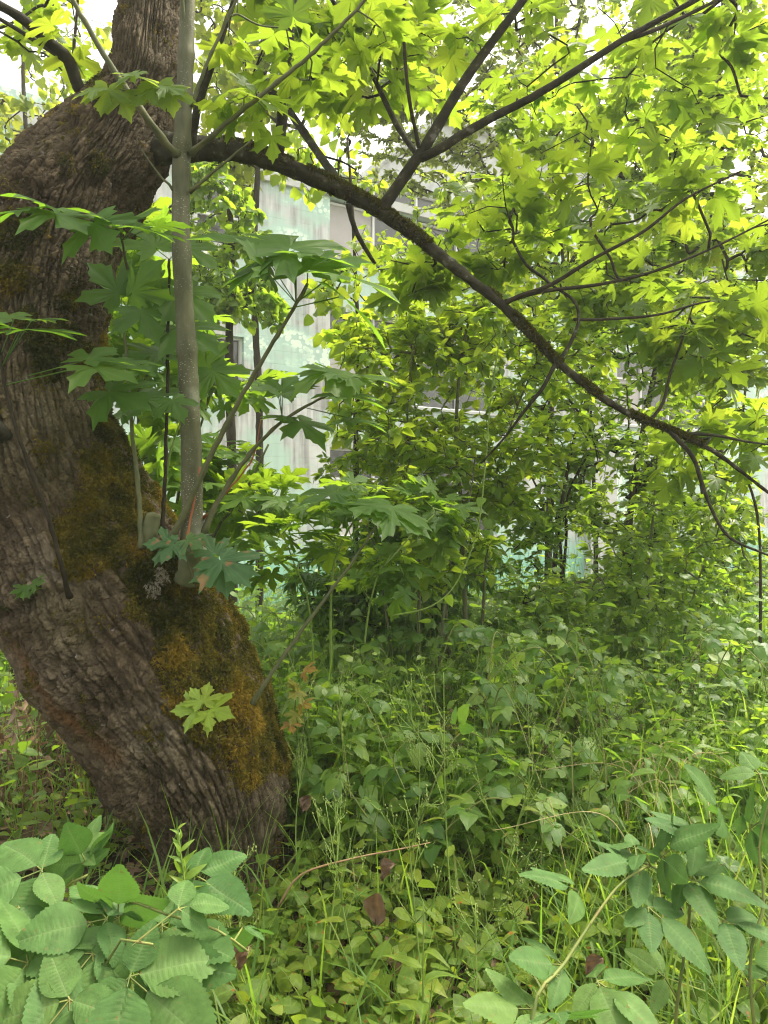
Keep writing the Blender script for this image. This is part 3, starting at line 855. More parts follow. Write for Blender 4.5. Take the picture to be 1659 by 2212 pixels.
def branch(pts, r0, r1, mat='limb', step=.03, nt=14):
    c = catmull(path(pts), step); mb = MB(); tube(mb, c, np.linspace(r0, r1, len(c)), nt, bump=.10)
    BR.append((mb, sk.polyline(c[::4]), 'branch', M[mat]))
branch([(815, 462, 3.5), (840, 430, 3.48), (880, 372, 3.46), (918, 318, 3.44), (955, 255, 3.42), (1000, 180, 3.40), (1060, 95, 3.38), (1130, 0, 3.36), (1190, -90, 3.34)], .027, .015)
branch([(908, 342, 3.44), (950, 322, 3.42), (1000, 290, 3.4), (1075, 248, 3.37), (1150, 210, 3.34), (1240, 155, 3.3), (1340, 90, 3.26), (1430, 40, 3.22), (1520, -10, 3.18), (1600, -60, 3.15)], .021, .009)
branch([(1340, 90, 3.26), (1420, 62, 3.3), (1530, 10, 3.35), (1600, -30, 3.4)], .010, .006, 'twig')
branch([(1085, 660, 3.58), (1120, 640, 3.55), (1190, 615, 3.52), (1280, 560, 3.46), (1390, 500, 3.42), (1480, 430, 3.4), (1600, 370, 3.36)], .011, .004, 'twig')
branch([(1090, 652, 3.58), (1170, 630, 3.62), (1290, 615, 3.7), (1400, 590, 3.75), (1530, 540, 3.8), (1670, 470, 3.85)], .010, .004, 'twig')
branch([(1240, 690, 3.66), (1300, 690, 3.7), (1420, 680, 3.74), (1540, 650, 3.8), (1670, 655, 3.85)], .008, .003, 'twig')
branch([(1205, 785, 3.62), (1235, 735, 3.64), (1250, 690, 3.66), (1240, 650, 3.68), (1190, 615, 3.72)], .010, .006, 'limb')
branch([(1200, 785, 3.62), (1172, 838, 3.6), (1135, 885, 3.62), (1090, 945, 3.66), (1040, 1000, 3.7)], .011, .004, 'limb')
branch([(1445, 930, 3.69), (1495, 985, 3.68), (1515, 1040, 3.66), (1535, 1095, 3.64), (1575, 1160, 3.62), (1660, 1200, 3.6)], .012, .005, 'limb')
branch([(1455, 935, 3.7), (1540, 940, 3.74), (1620, 955, 3.8), (1700, 965, 3.85)], .009, .004, 'limb')
branch([(1402, 912, 3.68), (1432, 870, 3.7), (1450, 800, 3.75), (1475, 730, 3.8), (1500, 650, 3.86)], .009, .003, 'twig')
# branch above the limb, hung with lichen
branch([(545, 170, 3.9), (600, 210, 3.85), (640, 262, 3.8), (690, 335, 3.7), (728, 388, 3.5), (745, 420, 3.46)], .018, .020)
branch([(712, -10, 3.9), (755, 65, 3.85), (790, 130, 3.8), (830, 215, 3.7), (860, 275, 3.62), (905, 340, 3.46)], .010, .014, 'limb')
branch([(752, 440, 3.46), (765, 490, 3.5), (785, 530, 3.52), (810, 570, 3.56)], .014, .008, 'limb')
branch([(690, 335, 3.7), (740, 350, 3.72), (770, 368, 3.74)], .006, .004, 'twig')
branch([(875, -10, 3.3), (872, 70, 3.3), (882, 200, 3.34), (905, 320, 3.42)], .006, .009, 'twig')
# dark straight sprout rising from the limb, and its fellow behind the young stem
branch([(598, 345, 3.37), (606, 290, 3.33), (614, 200, 3.30), (624, 100, 3.27), (636, -20, 3.24)], .027, .014, 'limb')
branch([(420, 345, 3.25), (418, 280, 3.2), (435, 205, 3.15), (468, 110, 3.1), (510, -10, 3.05)], .020, .010, 'limb')
# left-hand branch leaving the trunk's upper bend
branch([(215, 215, 3.3), (170, 190, 3.25), (148, 130, 3.2), (95, 82, 3.12), (40, 35, 3.05), (-20, 0, 2.98), (-90, -50, 2.9)], .028, .014)
branch([(148, 135, 3.2), (95, 100, 3.2), (40, 65, 3.18), (-20, 30, 3.15)], .012, .007, 'limb')
branch([(160, 190, 3.26), (158, 130, 3.3), (165, 40, 3.32), (170, -30, 3.34)], .008, .005, 'twig')
n_seed = len(sk.p)
tg = [blob(24, *E(1000, 120, 3.7, 330, 170, .45), seed=1), blob(26, *E(1380, 160, 3.8, 310, 210, .5), seed=2), blob(30, *E(1430, 460, 4.2, 290, 190, .6), seed=3),
      blob(24, *E(1130, 470, 3.95, 200, 130, .35), seed=4), blob(26, *E(1550, 740, 4.0, 170, 110, .4), seed=5), blob(30, *E(760, 90, 3.8, 200, 130, .4), seed=6),
      blob(10, *E(600, 60, 3.9, 90, 110, .35), seed=7), blob(13, *E(60, 60, 4.0, 130, 130, .5), seed=8), blob(12, *E(860, 590, 4.0, 110, 70, .25), seed=9),
      blob(22, *E(1560, 960, 4.1, 140, 110, .35), seed=10), blob(16, *E(900, -180, 3.7, 700, 130, .8), seed=11), blob(18, *E(1850, 350, 3.7, 200, 420, .6), seed=12)]
sk.grow(np.vstack(tg), step=.13, jit=.014, up=.15)
sk.radii(.0026, .42)
owner = {}
for bi, (_, ids, _n, _m) in enumerate(BR):
    for q in ids: owner[q] = bi
def root_of(k):
    while k not in owner: k = sk.par[k]
    return owner[k]
all_chains = sk.chains
for bi, (mb, ids, nm, mt) in enumerate(BR):
    sk.chains = [c for c in all_chains if root_of(c[0]) == bi]
    wood(sk, mb, rmax=.008)
    o = mb.build(nm, mt, maple_tree)
    if bi == 0: limb = o
sk.chains = all_chains
# dark moss fringe along the top of the limb
L = Leaves()
Tl, a1, a2 = frames(limb_c)
for q in range(15000):
    kx = int(rng.integers(int(len(limb_c) * .10), int(len(limb_c) * .82)))
    dirn = nrm(np.array([0, 0, 1.]) + rng.normal(0, .55, 3)); dirn = nrm(dirn - Tl[kx] * (dirn @ Tl[kx]))
    p = limb_c[kx] + dirn * lr[kx] * .98
    if fbm(np.array([p * 7]), 2, 5)[0] < -.25: continue
    L.add(MOSS, p, nrm(dirn + rng.normal(0, .35, 3)), nrm(rng.normal(0, 1, 3)), .013 * rng.uniform(.6, 1.6), rng.uniform(0, .38))
L.build('moss', M['moss'], limb, kind='stuff')

L = Leaves(); S = L
foliage(sk, L, MAPLE, .103, per=5, frac=.5, droop=.30, side=1.0, upn=1.0, jitn=.5, sv=.34, petiole=.55, sticks=S)
L.build('crown', M['maple_canopy'], maple_tree)

# ---- the young straight stem standing on the trunk's shoulder
ys_c = catmull(path([(418, 1255, 2.98), (415, 1170, 2.96), (415, 1080, 2.94), (413, 960, 2.93), (406, 800, 2.93), (397, 640, 2.94), (391, 500, 2.95), (391, 400, 2.96), (394, 300, 2.97), (400, 180, 2.98), (404, 60, 3.0), (407, -80, 3.02), (410, -200, 3.04)]), .012)
t = np.linspace(0, 1, len(ys_c))
yr = np.interp(t, [0, .06, .1, .2, .4, .6, .8, 1], [.062, .044, .040, .038, .035, .0325, .029, .026])
for (tt_, a_) in ((.335, .004), (.635, .006), (.60, .004), (.47, .003), (.77, .004)): yr = yr + a_ * np.exp(-((t - tt_) / .012) ** 2)
mb = MB(); tube(mb, ys_c, yr, 40, bump=.05, bscale=30)
young = mb.build('young_stem', M['sapling'], maple_tree)
def ytwig(pts, r0, r1, mat='shoot_bark', par=young):
    o, c = shoot('twig', path(pts), r0, r1, par, M[mat], 9, .06); return c
SK2 = Skel()
for pts, r0, r1 in [([(385, 335, 2.95), (360, 312, 2.9), (300, 230, 2.86), (235, 135, 2.82), (165, 15, 2.78), (130, -50, 2.75)], .014, .008),
                    ([(412, 332, 2.95), (470, 282, 2.9), (560, 210, 2.86), (680, 110, 2.82), (780, 10, 2.78), (830, -40, 2.75)], .010, .005),
                    ([(410, 415, 2.94), (460, 372, 2.9), (540, 305, 2.85)], .006, .003), ([(400, 80, 3.0), (398, 40, 2.98), (390, -40, 2.95)], .008, .006),
                    ([(412, 230, 2.97), (450, 130, 2.95), (520, -20, 2.92)], .007, .005), ([(375, 410, 2.94), (340, 372, 2.92), (305, 320, 2.9)], .004, .002)]:
    c = ytwig(pts, r0, r1); SK2.polyline(c[::4])
tg = [blob(15, *E(680, 60, 2.95, 200, 100, .3), seed=21), blob(2, *E(120, 10, 3.0, 60, 40, .25), seed=22), blob(3, *E(560, -100, 3.0, 150, 70, .3), seed=23), blob(5, *E(570, 270, 3.1, 70, 60, .2), seed=24)]
SK2.grow(np.vstack(tg), step=.1, jit=.01, up=.1); SK2.radii(.002, .4)
YT = MB(); wood(SK2, YT, rmax=.006); YT.build('sprays', M['shoot_bark'], young)
L = Leaves(); S = L; foliage(SK2, L, MAPLE, .115, per=3, frac=.4, droop=.3, petiole=.5, sticks=S)
# a flat spray crossing the trunk at the upper bend
for (b, t_, n) in [((275, 160), (330, 172), (.1, -.5, .9)), ((300, 155), (255, 175), (.1, -.5, .9)), ((320, 190), (290, 225), (0, -.7, .7)), ((355, 185), (390, 200), (0, -.6, .8)), ((340, 180), (352, 225), (0, -.8, .6)),
                   ((235, 185), (220, 235), (0, -.8, .6)), ((215, 190), (165, 205), (0, -.6, .8)), ((375, 195), (372, 235), (0, -.8, .6)), ((262, 205), (276, 245), (0, -.8, .5))]:
    bb = P(*b, 2.72); tt_ = P(*t_, 2.70); L.add(MAPLE, bb, nrm(tt_ - bb), n, np.linalg.norm(tt_ - bb) * 1.25, .75)
    S.add(STICK, P(310, 205, 2.75), nrm(bb - P(310, 205, 2.75)), (0, 0, 1), np.linalg.norm(bb - P(310, 205, 2.75)), .5, w=.0013)
L.build('foliage', M['maple_canopy'], young)

# ---- thin green shoots from the shoulder and the bark, each with its umbrella of big leaves
def sprout(pts, r0, r1, leaves, mat='maple_shoot', kind=MAPLE, bark='shoot_bark', label=None):
    o, c = shoot('shoot', path(pts), r0, r1, maple_tree, M[bark], 9, .05)
    if label: o['label'] = label
    if leaves:
        spec = []
        for b, t_, n, tint, fr in leaves:
            spec.append((P(*b), P(*t_), np.array(n, float), tint, P(*fr) if fr is not None else None))
        leafset(spec, kind, M[mat], o)
    return o
hub = (640, 655, 2.62)
sprout([(370, 1165, 2.92), (400, 1105, 2.88), (480, 935, 2.78), (560, 790, 2.70), (615, 698, 2.65), (640, 655, 2.62), (664, 614, 2.60)], .012, .0055, [
    ((632, 545, 2.62), (470, 590, 2.5), (.12, -.28, .95), .2, hub), ((634, 543, 2.64), (555, 480, 2.9), (0, -.1, 1), .3, hub), ((640, 548, 2.62), (770, 560, 2.55), (.08, -.25, .95), .4, hub),
    ((665, 590, 2.58), (700, 520, 2.75), (.1, -.15, 1), .3, (664, 614, 2.6)), ((722, 592, 2.56), (872, 622, 2.46), (.25, -.25, .93), .5, hub), ((740, 640, 2.56), (850, 740, 2.48), (.55, -.25, .8), .35, (620, 668, 2.63)),
    ((590, 600, 2.6), (520, 505, 2.5), (-.3, -.6, .75), .15, hub), ((585, 570, 2.6), (470, 610, 2.56), (-.15, -.35, .9), .1, hub)])
sprout([(440, 1150, 2.95), (470, 1085, 2.93), (540, 980, 2.9), (610, 910, 2.88), (660, 878, 2.86), (715, 850, 2.84)], .011, .004, [
    ((720, 850, 2.84), (840, 868, 2.75), (.15, -.4, .9), .4, (700, 858, 2.85)), ((735, 810, 2.86), (650, 780, 2.8), (0, -.35, .9), .3, (712, 850, 2.84)), ((745, 815, 2.86), (860, 800, 2.8), (.1, -.3, .95), .7, (712, 850, 2.84)),
    ((700, 800, 2.86), (760, 845, 2.7), (.1, -.5, .85), .9, (712, 850, 2.84)), ((640, 905, 2.86), (710, 960, 2.78), (.3, -.4, .85), .2, (620, 905, 2.88)), ((600, 845, 2.9), (520, 810, 2.9), (0, -.3, .95), .4, (610, 905, 2.88)),
    ((605, 850, 2.9), (640, 800, 2.98), (0, -.35, .9), .5, (610, 905, 2.88)), ((610, 850, 2.9), (690, 830, 2.86), (0, -.3, .9), .5, (610, 905, 2.88)), ((625, 900, 2.88), (560, 900, 2.8), (-.2, -.4, .9), .3, (610, 908, 2.88)),
    ((760, 905, 2.86), (700, 920, 2.8), (-.1, -.3, .95), .4, (655, 880, 2.86)), ((765, 905, 2.86), (840, 925, 2.8), (.1, -.3, .95), .4, (655, 880, 2.86))])
sprout([(305, 1185, 2.95), (300, 1060, 2.97), (285, 930, 3.0), (272, 760, 3.02), (265, 690, 3.03)], .010, .005, [
    ((262, 640, 3.05), (190, 560, 3.0), (-.1, -.75, .6), .1, (265, 690, 3.03)), ((280, 640, 3.05), (340, 545, 3.02), (.1, -.8, .6), .3, (265, 690, 3.03)), ((300, 665, 3.02), (345, 735, 2.95), (.3, -.75, .6), .1, (265, 690, 3.03)),
    ((272, 860, 3.0), (200, 870, 2.92), (-.1, -.6, .8), .1, (285, 930, 3.0)), ((300, 855, 3.0), (395, 885, 2.92), (.1, -.6, .8), .1, (285, 930, 3.0))])
sprout([(350, 1150, 3.0), (358, 990, 3.03), (362, 800, 3.06), (366, 560, 3.08)], .008, .005, [
    ((350, 760, 3.1), (250, 775, 3.0), (0, -.5, .85), .2, (362, 800, 3.06)), ((375, 700, 3.12), (480, 760, 3.05), (.1, -.6, .8), .2, (362, 800, 3.06)), ((380, 620, 3.12), (470, 700, 3.1), (.2, -.7, .7), .3, (364, 660, 3.07)),
    ((350, 600, 3.12), (260, 650, 3.1), (-.2, -.7, .7), .5, (364, 660, 3.07)), ((395, 530, 3.15), (480, 580, 3.15), (.2, -.7, .7), .3, (366, 560, 3.08)), ((340, 540, 3.15), (290, 470, 3.2), (-.1, -.6, .8), .5, (366, 560, 3.08))], bark='twig')
sprout([(345, 1155, 3.05), (362, 1010, 3.08), (395, 900, 3.12), (450, 800, 3.2)], .005, .003, [
    ((455, 795, 3.2), (520, 860, 3.15), (.2, -.7, .7), .3, None), ((450, 800, 3.2), (400, 720, 3.22), (-.1, -.6, .8), .4, None)], bark='green_stem')
# the wand that leans far out of the mossy flank
sprout([(545, 1520, 2.98), (590, 1450, 2.95), (650, 1365, 2.93), (720, 1270, 2.9), (770, 1200, 2.88), (830, 1110, 2.86)], .0085, .004, [
    ((835, 1105, 2.86), (935, 1160, 2.78), (.2, -.25, .95), .3, (800, 1150, 2.87)), ((820, 1095, 2.88), (690, 1080, 2.85), (-.05, -.25, .95), .2, (815, 1128, 2.86)), ((850, 1090, 2.9), (820, 1140, 2.72), (.1, -.4, .9), .6, (815, 1128, 2.86)),
    ((730, 1060, 2.95), (640, 1090, 2.85), (0, -.35, .9), .2, (770, 1200, 2.88)), ((760, 1110, 2.9), (800, 1090, 3.05), (0, -.2, 1), .3, (770, 1200, 2.88))])
sprout([(150, 1290, 2.88), (130, 1210, 2.78), (95, 1090, 2.72), (50, 970, 2.68), (15, 850, 2.66), (0, 770, 2.65), (-12, 700, 2.64)], .009, .005, [
    ((40, 712, 2.62), (-30, 690, 2.55), (-.1, -.35, .9), .2, (5, 790, 2.65)), ((48, 712, 2.62), (165, 715, 2.55), (.1, -.4, .9), .1, (5, 790, 2.65)), ((70, 690, 2.66), (150, 685, 2.72), (.05, -.25, .95), .6, (5, 790, 2.65)),
    ((30, 690, 2.66), (-40, 665, 2.72), (0, -.25, .95), .4, (0, 770, 2.65)), ((190, 790, 2.6), (300, 822, 2.52), (.15, -.35, .9), .6, (10, 832, 2.66)), ((180, 780, 2.62), (255, 745, 2.75), (.05, -.2, 1), .5, (60, 812, 2.64))], bark='twig')
# big soft leaves reaching across the trunk from the left
sprout([(275, 580, 2.8), (265, 530, 2.72), (258, 500, 2.68)], .004, .003, [
    ((255, 490, 2.66), (150, 430, 2.6), (0, -.3, .95), .3, (262, 520, 2.7)), ((265, 486, 2.66), (330, 440, 2.75), (0, -.25, .95), .4, (262, 520, 2.7)), ((290, 492, 2.66), (380, 505, 2.58), (.1, -.3, .95), .3, (262, 520, 2.7)),
    ((200, 475, 2.64), (240, 545, 2.55), (-.3, -.5, .8), .3, (258, 505, 2.68)), ((120, 450, 2.62), (0, 400, 2.58), (-.1, -.3, .95), .2, (250, 520, 2.7)), ((110, 455, 2.62), (190, 500, 2.52), (.2, -.5, .85), .3, (250, 520, 2.7)),
    ((70, 450, 2.62), (-60, 470, 2.52), (-.1, -.4, .9), .1, (250, 520, 2.7)), ((330, 490, 2.72), (420, 480, 2.7), (.1, -.3, .95), .3, (262, 520, 2.7))])
sprout([(290, 870, 2.85), (240, 850, 2.78), (210, 845, 2.72)], .003, .002, [((225, 842, 2.72), (330, 882, 2.66), (.1, -.55, .8), .05, None), ((250, 780, 2.75), (340, 810, 2.7), (.2, -.4, .9), .2, (240, 850, 2.78)), ((370, 860, 2.75), (398, 905, 2.7), (.1, -.7, .7), .1, (290, 870, 2.85))])
# bright young spray on the lower trunk, a small one higher up
sprout([(452, 1570, 2.90), (445, 1545, 2.84), (440, 1535, 2.8)], .003, .002, [
    ((436, 1520, 2.78), (410, 1482, 2.8), (.05, -.6, .8), .6, (445, 1545, 2.84)), ((440, 1520, 2.78), (452, 1470, 2.82), (0, -.65, .75), .8, (445, 1545, 2.84)), ((430, 1535, 2.78), (368, 1532, 2.74), (-.05, -.7, .7), .3, (445, 1545, 2.84)),
    ((450, 1532, 2.78), (502, 1545, 2.72), (.1, -.75, .6), .6, (445, 1545, 2.84)), ((448, 1538, 2.76), (455, 1575, 2.7), (.05, -.85, .5), .7, (445, 1545, 2.84))], 'maple_young', label='bright yellow-green young shoot')
sprout([(95, 1290, 2.9), (75, 1275, 2.82)], .003, .002, [((58, 1272, 2.8), (18, 1282, 2.76), (0, -.7, .7), .3, (75, 1275, 2.82)), ((70, 1262, 2.8), (98, 1255, 2.78), (.1, -.7, .7), .5, (75, 1275, 2.82)), ((56, 1270, 2.8), (62, 1292, 2.76), (0, -.8, .6), .3, (75, 1275, 2.82))])
# tattered leaves at the foot of the young stem
sprout([(420, 1260, 2.9), (405, 1215, 2.84), (392, 1175, 2.8)], .003, .002, [
    ((378, 1172, 2.78), (345, 1210, 2.72), (0, -.8, .55), .3, (392, 1175, 2.8)), ((372, 1178, 2.8), (305, 1172, 2.78), (-.2, -.75, .6), .2, None), ((400, 1165, 2.8), (440, 1185, 2.76), (.2, -.7, .7), .9, (405, 1215, 2.84))], 'maple_old', label='shoot with tattered, brown-edged leaves')
sprout([(430, 1280, 2.9), (455, 1230, 2.84), (480, 1210, 2.8)], .003, .002, [((470, 1205, 2.8), (540, 1255, 2.7), (.2, -.65, .7), .2, None), ((465, 1200, 2.82), (440, 1150, 2.85), (-.1, -.6, .75), .3, None), ((480, 1210, 2.8), (490, 1290, 2.72), (.1, -.8, .5), .1, None)], 'maple_old', label='shoot with spotted dull leaves')
shoot('shoot', path([(402, 1175, 2.88), (415, 1100, 2.87), (432, 1010, 2.86)]), .004, .003, maple_tree, M['red_stem'], 7)
shoot('shoot', path([(440, 1120, 2.95), (500, 1050, 2.92), (548, 985, 2.9), (562, 905, 2.88)]), .004, .002, maple_tree, M['red_stem'], 7)

# ================================================================== TREES AND SHRUBS BEHIND
def tree(name, label, base, trunk_pts, r0, r1, clouds, kind, size, leafm, per=6, barkm='back_bark', tip=.004, step=.22, droop=.3, side=.9, jitn=.5,
         petiole=.3, group=None, cat='tree', stems=None, frac=.7, lift=.35, upn=1.0, sv=.25, rmax=.05, tintbias=0., jit=.03):
    t = empty(name, base, label, cat, group)
    sk = Skel(); first = True; mb = MB()
    for pts in ([trunk_pts] + (stems or [])):
        c = catmull([np.asarray(q, float) for q in pts], .08)
        k = 1.0 if first else .7
        tube(mb, c, np.linspace(r0 * k, r1 * k, len(c)), 12, bump=.12, bscale=12)
        i0 = int(len(c) * (.25 if cat == 'tree' else .12))
        sk.polyline(c[i0::2]); first = False
    sk.grow(np.vstack(clouds), step=step, jit=jit, up=.2, lift=lift); sk.radii(tip, .45)
    wood(sk, mb, rmax=rmax); mb.build('trunk' if cat == 'tree' else 'stem', M[barkm], t)
    L = Leaves(); foliage(sk, L, kind, size, per=per, frac=frac, droop=droop, side=side, jitn=jitn, petiole=petiole, upn=upn, sv=sv, tintbias=tintbias)
    L.build('crown' if cat == 'tree' else 'foliage', M[leafm], t)
    return t

def G(u, Y, dz=-.03):
    x = (u - 829.5) / F * Y; return np.array([x, Y, float(gz(x, Y)) + dz])

tree('aspen_tree', 'slender young aspen with rounded hanging leaves in front of the ribbon windows', G(770, 6.2), [G(770, 6.2), P(768, 1000, 6.2), P(775, 780, 6.2), P(768, 600, 6.25), P(760, 430, 6.3), P(750, 300, 6.4)], .028, .010,
     [blob(75, *E(800, 640, 6.2, 125, 150, .6), seed=31, thr=-.1), blob(45, *E(900, 800, 6.1, 150, 130, .5), seed=32), blob(40, *E(700, 360, 6.4, 120, 90, .5), seed=33), blob(26, *E(760, 900, 6.1, 60, 90, .3), seed=34)],
     CORD, .085, 'ovate_light', per=6, droop=.6, side=.9, jitn=.7, petiole=.6, tip=.0025, rmax=.012)
tree('dogwood_shrub', 'tall bushy dogwood with yellow-green oval leaves under the arching limb', G(1010, 5.6), [G(1010, 5.6), P(1000, 1150, 5.6), P(985, 950, 5.6), P(1000, 750, 5.6), P(1040, 600, 5.7)], .020, .008,
     [blob(150, *E(1000, 850, 5.7, 240, 200, .9), seed=35, thr=-.5), blob(95, *E(1170, 740, 5.9, 190, 150, .8), seed=36, thr=-.5), blob(90, *E(960, 700, 5.7, 140, 100, .5), seed=37), blob(85, *E(1100, 980, 5.7, 230, 120, .7), seed=38, thr=-.5), blob(60, *E(1060, 1080, 5.5, 150, 60, .4), seed=39)],
     OVATE, .078, 'ovate_light', per=11, droop=.1, jitn=.36, petiole=.2, tip=.002, rmax=.012, cat='shrub', barkm='shoot_bark',
     stems=[[G(1030, 5.7), P(1060, 1100, 5.7), P(1110, 900, 5.7), P(1170, 760, 5.8)], [G(985, 5.6), P(940, 1080, 5.6), P(900, 900, 5.7), P(880, 760, 5.8)]])
tree('alder_tree', 'dark-stemmed small tree rooted beside the grey concrete pier', G(1362, 7.6), [G(1362, 7.6), P(1352, 1230, 7.6), P(1368, 1060, 7.6), P(1395, 900, 7.6), P(1425, 740, 7.7), P(1440, 560, 7.8)], .045, .018,
     [blob(170, *E(1400, 850, 7.6, 270, 190, 1.1), seed=41, thr=-.5), blob(170, *E(1420, 640, 7.8, 200, 150, .8), seed=42), blob(220, *E(1350, 1060, 7.5, 200, 110, .6), seed=43), blob(110, *E(1420, 1250, 7.2, 150, 90, .5), seed=49)],
     OVATE, .075, 'ovate_dark', per=12, droop=.1, jitn=.36, petiole=.2, tip=.003)
tree('hazel_shrub', 'many-stemmed shrub with crossing dark stems in front of the green wall base', G(1185, 7.4), [G(1185, 7.4), P(1200, 1200, 7.4), P(1215, 1080, 7.4), P(1240, 950, 7.5), P(1280, 820, 7.6)], .032, .010,
     [blob(115, *E(1220, 970, 7.4, 240, 150, 1.0), seed=44, thr=-.5), blob(100, *E(1180, 820, 7.5, 170, 120, .6), seed=45), blob(80, *E(1180, 1130, 7.2, 140, 80, .5), seed=46), blob(60, *E(1190, 1290, 6.9, 170, 80, .5), seed=47)],
     OVATE, .075, 'ovate_dark', per=11, droop=.1, jitn=.36, cat='shrub', tip=.0025, rmax=.02,
     stems=[[G(1195, 7.5), P(1222, 1180, 7.5), P(1230, 1060, 7.5), P(1320, 900, 7.6)], [G(1175, 7.3), P(1180, 1190, 7.3), P(1170, 1080, 7.4), P(1110, 960, 7.4)], [G(1205, 7.4), P(1212, 1200, 7.4), P(1190, 1060, 7.3), P(1180, 900, 7.4)]])
tree('birch_tree', 'tall airy tree with fine olive leaves behind the forked branch', G(1180, 11.5), [G(1180, 11.5), P(1190, 900, 11.5), P(1175, 600, 11.5), P(1190, 330, 11.6), P(1200, 100, 11.8), P(1210, -200, 12)], .06, .02,
     [blob(120, *E(890, 300, 11.5, 170, 130, 1.2), seed=131, thr=-.4), blob(360, *E(1150, 130, 11.6, 360, 200, 1.6), seed=51, thr=-.4), blob(200, *E(1150, 400, 11.5, 270, 150, 1.4), seed=52), blob(220, *E(1150, -200, 12, 450, 220, 1.8), seed=53, thr=-.4), blob(60, *E(1330, 560, 11.4, 220, 130, 1.2), seed=54)],
     OVATE, .085, 'fine_olive', per=20, droop=.3, jitn=.5, petiole=.25, tip=.004, step=.35, jit=.05)
tree('ash_tree', 'broad yellow-green small-leaved tree above the drooping end of the limb', G(1560, 9), [G(1560, 9), P(1555, 900, 9), P(1570, 600, 9), P(1550, 350, 9.1), P(1560, 60, 9.2), P(1570, -200, 9.3)], .05, .02,
     [blob(230, *E(1500, 330, 9, 260, 200, 1.3), seed=55, thr=-.35), blob(280, *E(1540, 30, 9.2, 230, 200, 1.4), seed=56), blob(150, *E(1580, 640, 9, 200, 160, 1.0), seed=57), blob(60, *E(1800, 300, 9, 250, 300, 1.3), seed=58)],
     OVATE, .085, 'ovate_light', per=17, droop=.25, jitn=.45, tip=.004, step=.3, jit=.04)
tree('cottonwood_tree', 'pale yellow-leaved tree rising behind the straight young stem', G(560, 10.5), [G(560, 10.5), P(560, 900, 10.5), P(548, 600, 10.5), P(560, 300, 10.6), P(570, 60, 10.8), P(560, -250, 11)], .06, .025,
     [blob(190, *E(560, 110, 10.6, 210, 180, 1.4), seed=61, thr=-.3), blob(150, *E(800, 110, 10.8, 190, 150, 1.3), seed=62), blob(45, *E(470, 330, 10.5, 110, 120, 1.0), seed=63), blob(80, *E(650, -230, 11, 330, 170, 1.5), seed=64)],
     CORD, .12, 'yellow_back', per=11, droop=.7, jitn=.9, petiole=.5, tip=.004, step=.35, jit=.05)
tree('poplar_tree', 'hazy pale-leaved tree in the bright sky behind the bend of the leaning trunk', G(40, 11), [G(40, 11), P(45, 800, 11), P(60, 400, 11), P(50, 150, 11.1), P(60, -150, 11.3)], .05, .02,
     [blob(44, *E(40, 300, 11, 150, 130, 1.2), seed=65), blob(34, *E(70, 60, 11.2, 190, 150, 1.4), seed=66), blob(60, *E(-150, 150, 11, 160, 250, 1.4), seed=67), blob(40, *E(60, 480, 11, 160, 120, 1.2), seed=68)],
     CORD, .12, 'yellow_back', per=10, droop=.6, jitn=.9, petiole=.5, tip=.004, step=.35, jit=.05)
tree('ivy_clad_tree', 'small tree smothered in dense glossy ivy behind the young stem', G(500, 8.2), [G(500, 8.2), P(500, 1000, 8.2), P(495, 750, 8.2), P(500, 520, 8.2), P(490, 400, 8.2)], .07, .03,
     [blob(120, *E(495, 560, 8.2, 95, 150, .6), seed=71, thr=-.4), blob(60, *E(540, 660, 8.1, 80, 60, .4), seed=72), blob(70, *E(400, 600, 8.3, 120, 170, .6), seed=73), blob(40, *E(480, 400, 8.2, 70, 60, .4), seed=74)],
     CORD, .085, 'ovate_dark', per=11, droop=.5, jitn=.7, tip=.003, tintbias=.1)
tree('vine_maple_tree', 'vine maple with broad green leaves between the trunk and the straight stem', G(300, 4.9), [G(300, 4.9), P(310, 1150, 4.9), P(300, 900, 4.9), P(320, 700, 4.9), P(330, 520, 4.9)], .022, .009,
     [blob(44, *E(310, 720, 4.8, 120, 240, .5), seed=75), blob(20, *E(470, 760, 4.9, 120, 130, .5), seed=76), blob(36, *E(420, 980, 4.8, 160, 120, .5), seed=77), blob(14, *E(520, 1100, 4.8, 110, 80, .4), seed=78), blob(12, *E(270, 500, 4.9, 60, 100, .3), seed=79)],
     MAPLE, .15, 'maple_shoot', per=4, droop=.3, petiole=.5, tip=.0025, barkm='shoot_bark', tintbias=.15, rmax=.012,
     stems=[[G(340, 5.0), P(380, 1100, 5.0), P(440, 900, 5.0), P(480, 760, 5.0)], [G(400, 4.8), P(450, 1200, 4.8), P(520, 1080, 4.8), P(580, 960, 4.8)]])
tree('maple_sapling_tree', 'knee-high maple sapling with bright lobed leaves in front of the dark elder mound', G(720, 4.3), [G(720, 4.3), P(715, 1300, 4.3), P(735, 1180, 4.3), P(790, 1090, 4.3), P(830, 1050, 4.3)], .010, .005,
     [blob(16, *E(720, 1080, 4.3, 120, 55, .3), seed=81), blob(15, *E(880, 1110, 4.2, 150, 60, .3), seed=82), blob(10, *E(640, 1180, 4.2, 110, 60, .25), seed=83), blob(8, *E(820, 1240, 4.2, 90, 40, .2), seed=84)],
     MAPLE, .12, 'maple_shoot', per=4, droop=.15, jitn=.28, petiole=.5, tip=.002, barkm='green_stem', tintbias=.25, rmax=.006,
     stems=[[G(690, 4.2), P(670, 1330, 4.2), P(640, 1230, 4.2), P(610, 1150, 4.2)], [G(760, 4.2), P(800, 1300, 4.2), P(860, 1190, 4.2), P(940, 1110, 4.2)]])
